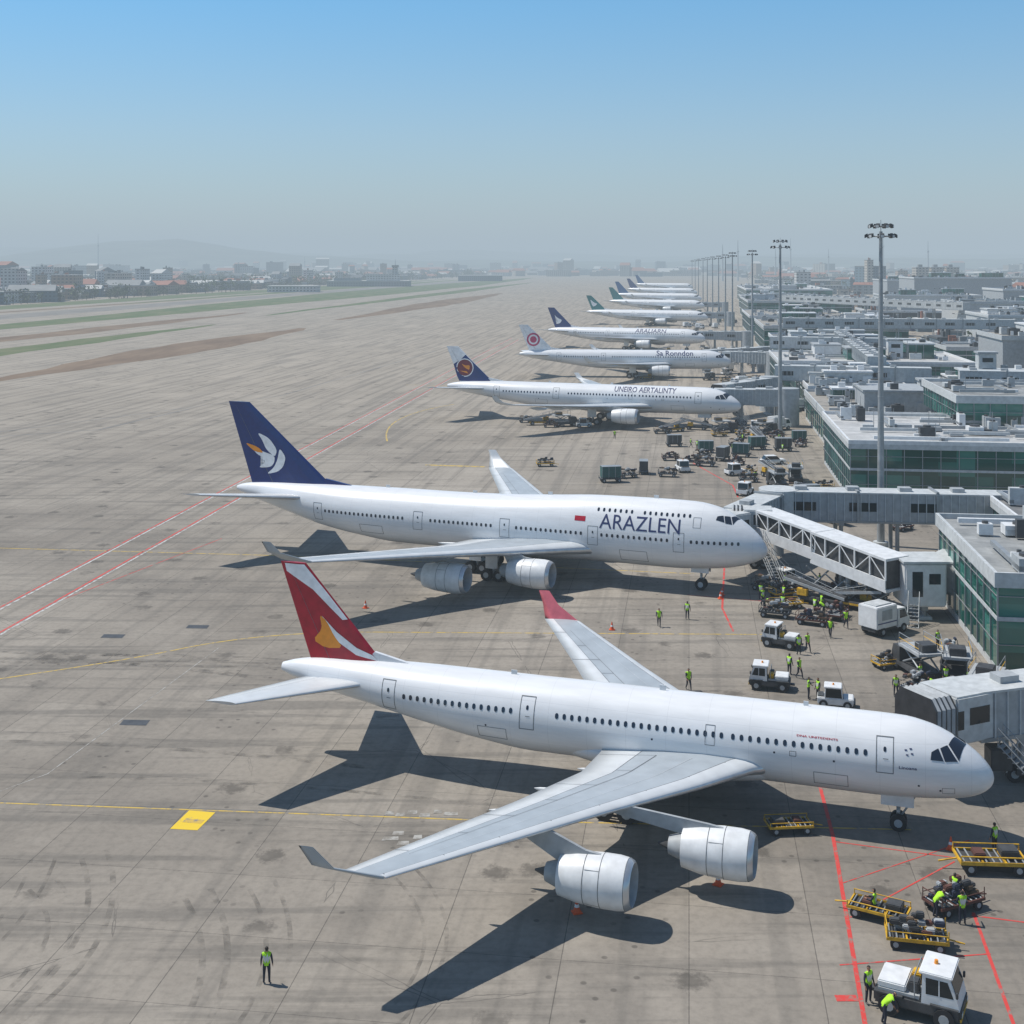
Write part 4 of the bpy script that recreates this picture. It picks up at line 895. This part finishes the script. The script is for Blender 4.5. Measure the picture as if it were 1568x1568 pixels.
VL=[(PUSH,18.6,58.0,-28,1),(FLAT,26.9,71.6,176,1.25),(BAG[0],31.0,71.3,172,1.1),(BAG[2],23.3,67.2,25,1),(FLAT,19.1,66.3,150,1),(BAG[0],20.2,63.6,-12,1),(FLAT,16.6,76.4,5,.9),(BAG[1],28.5,66.0,10,1),
    (TRUCK,34.4,117.8,35,1),(PUSH,24.0,113.4,150,.85),(PUSH,20.7,102.2,165,.85),(TUG,24.9,98.0,-15,.85),(LIFT,33.6,105.5,100,1),(LIFT,36.4,104.5,75,1),(BAG[1],32.2,101.4,40,1),(BAG[1],35.6,99.6,100,1),(LIFT,37.2,99.5,60,1),
    (BAG[0],27.9,130.2,20,1),(BAG[1],25.4,122.9,-20,1),(BAG[2],28.4,120.3,-25,1),(BELT,30.5,127.6,140,1),(BELT,33.6,126.0,-40,1),(LIFT,35,133,80,1),(TUG,29,134.5,30,1),(BAG[2],31.3,122.5,60,1),(BAG[1],26.6,133.0,-30,1),
    (BAG[1],29.6,131.8,60,1),(FLAT,27.2,126.2,10,1),(BAG[2],33.5,130.5,-30,1),(BAG[1],36.5,129,20,1),(BAG[1],38,110,80,1),(BAG[0],31.8,107.5,20,.9),
    (ULD[0],15.4,199,10,1.15),(ULD[1],21.4,207,85,1),(BAG[1],24.9,204,-10,1),(BAG[0],5.6,214.6,5,1),(BAG[2],30.3,216,-8,1.1),(BAG[1],32.6,214.6,-15,1.1),(ULD[1],36.6,221,60,1.1),(ULD[0],40.5,225,-20,1.1),(ULD[1],30.3,238,5,1),(ULD[0],45,234,10,1.1),(ULD[1],49.4,232,0,1.1),(TUG,34.4,188,60,1),(LIFT,40.6,195,95,1),(BAG[1],42.5,190,30,1),(BELT,41.5,203,110,1),
    (BAG[1],33.5,224,20,1),(BAG[2],38.2,216,50,1),(LIFT,44.5,200,80,1),(ULD[0],43,184,10,1),(BAG[1],38,180,70,1),(TRUCK,36,172,80,1),(BELT,42,168,120,1),(BAG[0],47,192,0,1),(BELT,36,177,30,1),(LIFT,46,175,0,1),(ULD[1],52,170,0,1),(BAG[1],41,176,0,1),(BAG[2],50,163,40,1),
    (BAG[1],18.5,203,20,1),(BAG[2],27.5,221,0,1),(TUG,28,209,100,1),(ULD[0],35,230,0,1),(BAG[1],42,238,0,1),(BAG[0],38.5,206,60,1),(BAG[1],37,199,0,1),
    (BELT,6,270,5,1.1),(LIFT,11,268,15,1),(TUG,15,266,0,1),(BAG[1],3,274,10,1),(BAG[2],8,266,0,1),(BELT,38,262,160,1),(LIFT,43,258,10,1),(BAG[0],46,254,40,1),(TUG,50,262,80,1),(BAG[2],52,250,20,1),(BAG[1],48,247,-30,1),(TRUCK,55,262,30,1),
    (BAG[1],30,256,0,1),(BELT,33,259,30,1),(LIFT,51,256,40,1),(ULD[0],55,244,0,1),(BAG[2],54,238,60,1),(BAG[1],45,250,80,1),(BELT,47,243,100,1),(BAG[0],41,252,10,1),
    (BELT,40,378,10,1),(LIFT,58,375,60,1),(BAG[0],62,370,10,1),(TUG,66,392,20,1),(BELT,60,497,0,1),(LIFT,74,490,50,1),(TRUCK,80,480,10,1),(TUG,36,205.5,20,1),(TRUCK,95,690,20,1),(TUG,58,232,90,1)]
for i in range(34):
    v=R.uniform(290,900); VL.append((R.choice([BAG[1],ULD[0],LIFT,TUG,TRUCK,BELT,BAG[2]]),.139*v+R.uniform(2,30),v,R.uniform(0,360),1))
for me,x,y,a,s_ in VL:
    nm='baggage_cart' if me in(BAG[0],BAG[1],BAG[2],FLAT,ULD[0],ULD[1]) else me.name.split('.')[0]
    put(me,nm,(x,y,.02),rad(a),scale=(s_,s_,s_))
CARW=v_car(WPAINT);CARS=[CARW,v_car(CHAR),v_car(LGREY),v_car(RED),v_car(NAVY)]
put(CARW,'car',(44.4,217,.02),rad(10))
for i in range(170):
    v=R.choice([285,287.5,330,333,392,395,470,473,545,548,583,590,660,665,730,880,903,906]); u=R.uniform(60,330); put(R.choice(CARS+[CARW]),'parked_car',(.139*v+u,v-u*.139,.02),R.choice([1.43,-1.7,1.43])+R.uniform(-.04,.04))
mb=MB(); mb.cyl((0,0,.04),(0,0,.75),.19,.03,CONEM,14); mb.cyl((0,0,.3),(0,0,.45),.135,.10,LOGOW,14); mb.box(-.25,.25,-.25,.25,0,.04,CONEM); CONE=mb.mesh('traffic_cone')
for x,y in((3.4,66.8),(11.3,69.8),(21.2,129.5),(-14.5,126),(21.6,131),(9.3,118.5),(25.5,74),(-3,138)): put(CONE,'traffic_cone',(x,y,.015),R.uniform(0,3))

# ------------------------------------------------------------------ people
def person(pose):
    J_={'pel':(0,0,.95),'wst':(0,0,1.10),'chs':(0,0,1.32),'nk':(0,0,1.50),'nk2':(.01,0,1.57),'hd':(.02,0,1.66),'tp':(.01,0,1.76),
     'ls':(0,.19,1.44),'le':(.0,.25,1.16),'lw':(.08,.27,.92),'rs':(0,-.19,1.44),'re':(0,-.25,1.16),'rw':(.08,-.27,.92),
     'lh':(0,.10,.90),'lk':(.02,.12,.50),'la':(-.02,.13,.09),'lt':(.16,.15,.05),'rh':(0,-.10,.90),'rk':(.02,-.12,.50),'ra':(-.02,-.13,.09),'rt':(.16,-.15,.05)}
    if pose=='walk':
        J_.update({'lk':(.2,.11,.52),'la':(.27,.12,.10),'lt':(.44,.13,.07),'rk':(-.02,-.11,.50),'ra':(-.3,-.12,.16),'rt':(-.15,-.13,.05),'le':(-.14,.25,1.18),'lw':(-.12,.27,.94),'re':(.12,-.25,1.18),'rw':(.3,-.24,1.02)})
    if pose=='point':
        J_.update({'re':(.22,-.26,1.36),'rw':(.46,-.24,1.44),'le':(.02,.27,1.18),'lw':(.18,.16,1.12)})
    if pose=='bend':
        J_.update({'wst':(.10,0,1.06),'chs':(.28,0,1.18),'nk':(.42,0,1.28),'nk2':(.47,0,1.31),'hd':(.55,0,1.34),'tp':(.62,0,1.37),'ls':(.37,.19,1.22),'rs':(.37,-.19,1.22),
          'le':(.46,.22,.96),'lw':(.56,.16,.76),'re':(.46,-.22,.96),'rw':(.56,-.16,.76),'lk':(.1,.13,.5),'rk':(.04,-.13,.5)})
    if pose=='sit':
        J_.update({'lk':(.42,.13,.93),'la':(.44,.13,.5),'lt':(.6,.14,.46),'rk':(.42,-.13,.93),'ra':(.44,-.13,.5),'rt':(.6,-.14,.46),'le':(.12,.25,1.2),'lw':(.36,.16,1.2),'re':(.12,-.25,1.2),'rw':(.36,-.16,1.2)})
    rads={'pel':.15,'wst':.135,'chs':.165,'nk':.075,'nk2':.06,'hd':.105,'tp':.07,'ls':.07,'le':.05,'lw':.035,'rs':.07,'re':.05,'rw':.035,'lh':.10,'lk':.068,'la':.048,'lt':.04,'rh':.10,'rk':.068,'ra':.048,'rt':.04}
    E=[('pel','wst'),('wst','chs'),('chs','nk'),('nk','nk2'),('nk2','hd'),('hd','tp'),('chs','ls'),('ls','le'),('le','lw'),('chs','rs'),('rs','re'),('re','rw'),('pel','lh'),('lh','lk'),('lk','la'),('la','lt'),('pel','rh'),('rh','rk'),('rk','ra'),('ra','rt')]
    names=list(J_); verts=[Vector(J_[k]) for k in names]; idx={k:i for i,k in enumerate(names)}
    rr=[rads[k] for k in names]; edges=[(idx[a],idx[b_]) for a,b_ in E]; lab=[('vest' if a in('pel','wst','chs') and b_ in('wst','chs','nk','ls','rs') else 'skin' if a=='nk' else 'head' if a in('nk2','hd') else 'sleeve' if a in('ls','rs') else 'sleeve' if b_ in('lw','rw') else 'leg' if b_ not in('lt','rt') else 'shoe') for a,b_ in E]
    for w,e in(('lw','le'),('rw','re')):
        W=Vector(J_[w]); d=(W-Vector(J_[e])).normalized(); sd=d.cross(Vector((0,1,0))).normalized()
        pi=len(verts); verts.append(W+d*.08); rr.append(.034); edges.append((idx[w],pi)); lab.append('hand')
        for k,l in enumerate((.07,.08,.075,.06)):
            a=len(verts); off=sd*(-.03+.02*k); verts.append(W+d*.11+off); rr.append(.011); verts.append(W+d*(.11+l)+off*1.2+Vector((.012,0,0))); rr.append(.009)
            edges+= [(pi,a),(a,a+1)]; lab+=['hand','hand']
        a=len(verts); verts.append(W+d*.07-sd*.06); rr.append(.012); edges.append((pi,a)); lab.append('hand')
    me=bpy.data.meshes.new('p'); me.from_pydata([v[:] for v in verts],edges,[]); o=bpy.data.objects.new('p',me); col.objects.link(o)
    md=o.modifiers.new('s','SKIN')
    for i,r_ in enumerate(rr): me.skin_vertices[0].data[i].radius=(r_,r_)
    for i in range(len(rr)): me.skin_vertices[0].data[i].use_root=(i==0)
    o.modifiers.new('d','SUBSURF').levels=1
    dg=bpy.context.evaluated_depsgraph_get(); m2=bpy.data.meshes.new_from_object(o.evaluated_get(dg)); bpy.data.objects.remove(o); bpy.data.meshes.remove(me)
    mats=[HIVIS,REFL,TROU,SKIN,HAIR,CHAR]; m2.materials.clear()
    for q in mats: m2.materials.append(q)
    for f in m2.polygons:
        c=f.center; best=9;bl='vest'
        for (a,b_),l in zip(edges,lab):
            A=verts[a];B=verts[b_];t=max(0,min(1,(c-A).dot(B-A)/max(1e-6,(B-A).length_squared))); dd=(c-(A+(B-A)*t)).length-.7*(rr[a]*(1-t)+rr[b_]*t)
            if dd<best: best=dd;bl=l
        k={'vest':0,'skin':3,'head':3,'sleeve':2,'leg':2,'shoe':5,'hand':3}[bl]
        if bl=='head':
            up=Vector(J_['tp'])-Vector(J_['nk2']); hz=(c-Vector(J_['hd'])).dot(up.normalized())
            if hz>.035 or c.x<J_['hd'][0]-.03: k=4
        if bl=='vest' and pose!='bend' and (1.12<c.z<1.17 or 1.26<c.z<1.30): k=1
        f.material_index=k; f.use_smooth=True
    bm=bmesh.new(); bm.from_mesh(m2); H=Vector(J_['hd'])
    def blob(p,r_,mi_):
        res=bmesh.ops.create_icosphere(bm,subdivisions=1,radius=r_,matrix=Matrix.Translation(p))
        for v in res['verts']:
            for f in v.link_faces: f.material_index=mi_
    fx=Vector((1,0,0)) if pose!='bend' else Vector((.5,0,-.85)).normalized()
    blob(H+fx*.10,.018,3)
    for sy in(-1,1): blob(H+Vector((0,sy*.098,0)),.02,3); blob(H+fx*.088+Vector((0,sy*.035,.025)),.010,5)
    blob(H+fx*.088+Vector((0,0,-.045)),.013,3)
    bm.to_mesh(m2); bm.free(); m2.name='person_'+pose; return m2
PP={k:person(k) for k in('stand','walk','point','bend','sit')}
for k,x,y,a in [('stand',-11.6,60.2,95),('walk',14.1,101.7,-80),('stand',16.8,122,70),('walk',13.8,119.5,-100),('stand',23.0,105.6,40),('walk',23.6,104.6,-60),('point',23.2,99.6,-20),('stand',23.9,99.4,200),('stand',30.2,100.2,-90),
  ('stand',25.0,111.0,100),('walk',25.9,111.6,-70),('walk',29,116,-120),('bend',30.2,123.2,150),('stand',29.4,123.6,30),('stand',25.0,127,-60),('bend',24.7,124.8,-30),('stand',25.2,129.0,80),('walk',20,248,-90),('stand',27.4,128.3,200),
  ('stand',33.0,103.0,-60),('stand',34.9,102.4,-100),('bend',33.4,100.4,160),('stand',34.0,234,60),('walk',33.2,236.5,0),('stand',39.8,229.8,120),('stand',27.9,73.6,120),('bend',22.0,66.2,20),('point',23.2,65.6,90),('stand',16.4,58.6,-60),('bend',16.6,56.9,10),
  ('walk',46,206,-60),('stand',47,208,60),('walk',44,243,10),('stand',51,243,-80),('stand',32.2,133.2,190),('walk',31.2,119,-90),('stand',36.4,101.5,180),('stand',48.8,229.6,30),
  ('stand',26.5,124.6,60),('walk',30.4,125.0,10),('point',28.6,133.1,-60),('stand',40,186,20),('walk',38,199,100),('stand',37.6,112.5,-60)]:
    put(PP[k],'ground_crew_worker',(x,y,.0),rad(a))
put(PP['sit'],'ground_crew_worker',(18.9,66.4,-.28),rad(150)); put(PP['sit'],'ground_crew_worker',(23.4,67.3,.1),rad(20))

# ------------------------------------------------------------------ distant city, trees, hills
def city(name,n,fx,hmin,hmax,wmin,wmax,tall=.05,al=None):
    mb=MB()
    for i in range(n):
        x,y=fx(); w=R.uniform(wmin,wmax);d=R.uniform(wmin,wmax)*.8;h=R.uniform(hmin,hmax)
        if R.random()<tall: h*=R.uniform(1.8,3.2); w*=.6
        a=R.uniform(-.4,.4) if al is None else al; c,s=math.cos(a),math.sin(a); mb.fn=(lambda x,y,c,s:lambda u,v,z:(x+u*c-v*s,y+u*s+v*c,z))(x,y,c,s)
        fm=R.choice(FAC); rf=R.choices(RFS,[4,2 if al is None else 0,4,2])[0]
        mb.add([(-w/2,-d/2,0),(w/2,-d/2,0),(w/2,d/2,0),(-w/2,d/2,0),(-w/2,-d/2,h),(w/2,-d/2,h),(w/2,d/2,h),(-w/2,d/2,h)],[(0,1,5,4),(1,2,6,5),(2,3,7,6),(3,0,4,7)],fm)
        if rf is RFS[1] or R.random()<.2:
            e=.6; g=h+d*.18; mb.add([(-w/2-e,-d/2-e,h),(w/2+e,-d/2-e,h),(w/2+e,d/2+e,h),(-w/2-e,d/2+e,h),(-w/2,0,g),(w/2,0,g)],[(0,1,5,4),(2,3,4,5),(1,2,5),(3,0,4)],rf)
        else:
            mb.box(-w/2-.2,w/2+.2,-d/2-.2,d/2+.2,h,h+.8,rf)
            for k in range(2 if al is None else 5):
                u=R.uniform(-w*.35,w*.2);v=R.uniform(-d*.3,d*.1); mb.box(u,u+w*.12,v,v+d*.15,h+.8,h+R.uniform(2,4.5),R.choice(RFS))
    mb.fn=None; return mb.obj(name)
def fl():
    y=1080*math.exp(R.random()*1.35); return (.13*y-585-R.random()**1.2*(.36*y+110),y)
def fr():
    y=620*math.exp(R.random()*1.85); return (.139*y+300+R.random()*(.42*y+120)-(170 if y>1400 else 0),y)
def fs_():
    y=360*math.exp(R.random()*1.4); return (.139*y+95+R.random()*(.25*y),y)
city('distant_city',1000,fl,4,12,12,42,.07)
city('distant_city',950,fr,5,14,12,44,.11)
city('airport_support_buildings',170,fs_,3,8,6,22,.0,-PHI)
def fm():
    y=R.uniform(3600,6500); return (R.uniform(-.45,.45)*y,y)
city('distant_city',720,fm,6,18,25,80,.15)
def landmark(name,x,y,w,d,h,fm,rf,extra=None):
    mb=MB(); mb.fn=lambda u,v,z:(x+u,y+v,z); mb.box(0,w,0,d,0,h,fm); mb.box(-.5,w+.5,-.5,d+.5,h+.003,h+1,rf)
    if extra: extra(mb)
    mb.obj(name)
for k in range(3): landmark('apartment_block',508+k*20,1600+k*3,16,18,30,FAC[0],RFS[2],lambda mb:mb.box(4,9,4,9,31,34,RFS[0]))
for k in range(4): landmark('apartment_block',540+k*21,1480,18,16,20-k,FAC[0],RFS[2],lambda mb:mb.box(4,9,4,9,21,24,RFS[0]))
def ct(mb):
    mb.box(60,110,5,30,9,19,FAC[2]); mb.box(100,108,10,18,19,30,FAC[2]); mb.box(99,109,9,19,30.003,33,RFS[0]); mb.cyl((104,14,33),(104,14,42),.5,.2,STEEL,6); mb.box(10,50,5,30,9,13,FAC[4])
landmark('hangar_complex',-285,1960,125,60,8,FAC[1],RFS[2],ct)
landmark('hangar',-300,1560,60,35,7,FAC[2],RFS[2]); landmark('hangar',-110,2600,90,60,11,FAC[4],RFS[2]); landmark('warehouse',-520,1330,50,40,9,FAC[0],RFS[1]); landmark('warehouse',-600,1290,50,40,8,FAC[2],RFS[2])
for x,y,h in((-1300,4000,130),(430,2600,75),(470,2650,85),(700,3200,100),(820,3300,75),(980,3000,90),(600,2900,70),(1050,3600,120),(-700,4300,60)):
    mb=MB(); mb.cyl((0,0,0),(0,0,h*.75),2.2,1.4,LGREY,10); mb.cyl((0,0,h*.75),(0,0,h),.9,.4,STEEL,8); mb.cyl((0,0,h*.7),(0,0,h*.73),2.6,2.6,GREY,10); mb.obj('radio_mast' if x<0 else 'chimney',(x,y,0))
mb=MB()
def tree(x,y,s):
    h=s*R.uniform(.8,1.3); mb.cyl((x,y,0),(x+R.uniform(-.3,.3),y,h*.45),.35*s/9,.18*s/9,BARK,5,False)
    for k in range(3):
        a=R.uniform(0,6.28); mb.cyl((x,y,h*.35),(x+math.cos(a)*h*.2,y+math.sin(a)*h*.2,h*.65),.1,.05,BARK,3,False)
    for k in range(24):
        a=R.uniform(0,6.28);rr_=R.random()**.5*h*.36;zz=h*R.uniform(.35,1); rr_*=1.15-abs(zz/h-.6)*1.3
        c=Vector((x+math.cos(a)*rr_,y+math.sin(a)*rr_,zz)); q=h*R.uniform(.07,.14)
        vs=[(c+Vector((R.uniform(-q,q),R.uniform(-q,q),R.uniform(-q,q))))[:] for _ in range(4)]
        mb.add(vs,[(0,1,2),(0,2,3),(1,3,2),(0,3,1)],LEAF if R.random()<.5+.3*(zz/h-.5) else LEAFD)
for i in range(1900):
    x,y=fl(); tree(x+R.uniform(0,40),y-R.uniform(0,30),R.uniform(6,11)*(1+y/6000))
for i in range(200):
    y=1000+i*13; tree(.13*y-572+R.uniform(-14,14),y,R.uniform(5,9))
mb.obj('distant_trees')
mb=MB()
for i in range(1300):
    x,y=fr(); tree(x,y,R.uniform(6,11)*(1+y/6000))
for i in range(60):
    x,y=fs_(); tree(x,y,R.uniform(5,8))
mb.obj('distant_trees')
HM=paint('hill_vegetation',(.07,.085,.05),.95,var=.5,scale=.004,world=True)
def hills(name,y0,depth,hf,seed):
    nx=160;ny=8;vs=[];fs=[]
    for j in range(ny+1):
        for i in range(nx+1):
            x=-7500+15000*i/nx; y=y0+depth*j/ny; p=math.sin(math.pi*min(1,j/ny*.5+.0))
            n1=mn.fractal(Vector((x/1500+seed,y/2500,seed)),1,2,5)
            vs.append((x,y,max(-5,hf(x)*p*(1+.55*n1))-4))
    for j in range(ny):
        for i in range(nx): a=j*(nx+1)+i; fs.append((a,a+1,a+nx+2,a+nx+1))
    mb=MB(); mb.add(vs,fs,HM,True); mb.obj(name)
hills('hills',6200,1500,lambda x:55+80*math.exp(-((x+2000)/1000)**2)+30*math.exp(-((x-2000)/1300)**2),3)
hills('hills',8800,2500,lambda x:110+70*math.exp(-((x+3200)/1600)**2)+40*math.exp(-((x+800)/900)**2),9)

# ------------------------------------------------------------------ haze : absorbing air layer, with emission standing in for scattered light
hz=bpy.data.meshes.new('h'); bm=bmesh.new(); bmesh.ops.create_cube(bm,size=1); bm.to_mesh(hz); bm.free()
m=bpy.data.materials.new('haze_glow'); m.use_nodes=True; nt=m.node_tree; nt.nodes.clear()
D=.00031
o_=nt.nodes.new('ShaderNodeOutputMaterial'); va=nt.nodes.new('ShaderNodeVolumeAbsorption'); va.inputs['Color'].default_value=(0,0,0,1); va.inputs['Density'].default_value=D
em=nt.nodes.new('ShaderNodeEmission'); em.inputs['Color'].default_value=(.405,.495,.570,1); em.inputs['Strength'].default_value=D
ad=nt.nodes.new('ShaderNodeAddShader'); nt.links.new(va.outputs[0],ad.inputs[0]); nt.links.new(em.outputs[0],ad.inputs[1])
nt.links.new(ad.outputs[0],o_.inputs['Volume']); hz.materials.append(m)
h=put(hz,'haze',(0,7400,140)); h.scale=(31000,16000,290)

# ------------------------------------------------------------------ light, sky, camera
sx,sy,sz=-.58,.2,1.0
el=math.atan2(sz,math.hypot(sx,sy)); rot=math.atan2(sx,sy)
L=bpy.data.lights.new('sun','SUN'); L.energy=4.9; L.angle=rad(.5); L.color=(1,.955,.89)
lo=bpy.data.objects.new('sun',L); col.objects.link(lo); lo.rotation_euler=Vector((sx,sy,sz)).to_track_quat('Z','Y').to_euler()
w=bpy.data.worlds.new('World'); sc.world=w; w.use_nodes=True; nt=w.node_tree; n=N(nt)
sky=nt.nodes.new('ShaderNodeTexSky'); sky.sky_type='NISHITA'; sky.sun_disc=False; sky.sun_elevation=el; sky.sun_rotation=rot; sky.air_density=1.0; sky.dust_density=.4; sky.ozone_density=4.0; sky.altitude=100
g=n.sep(n.node('ShaderNodeTexCoord').outputs['Generated'])[2]
k=n.ramp(g,[(0,(1.2,1.25,1.25)),(.10,(1.05,1.38,1.50)),(.20,(.62,1.46,1.74)),(.45,(.65,1.0,1.2)),(1,(.82,.92,.98))])
bg=nt.nodes['Background']; bg.inputs[1].default_value=.085; n.link(n.mix(1.0,sky.outputs[0],k,'MULTIPLY'),bg.inputs[0])
cam=bpy.data.cameras.new('camera'); co=bpy.data.objects.new('camera',cam); col.objects.link(co); co.location=(0,0,34); co.rotation_euler=(math.pi/2,0,0)
cam.sensor_width=36; cam.lens=1950/1568*36; cam.shift_y=-379/1568; cam.clip_end=40000; cam.clip_start=.5
sc.camera=co
sc.view_settings.view_transform='Standard'; sc.view_settings.look='None'; sc.view_settings.exposure=0
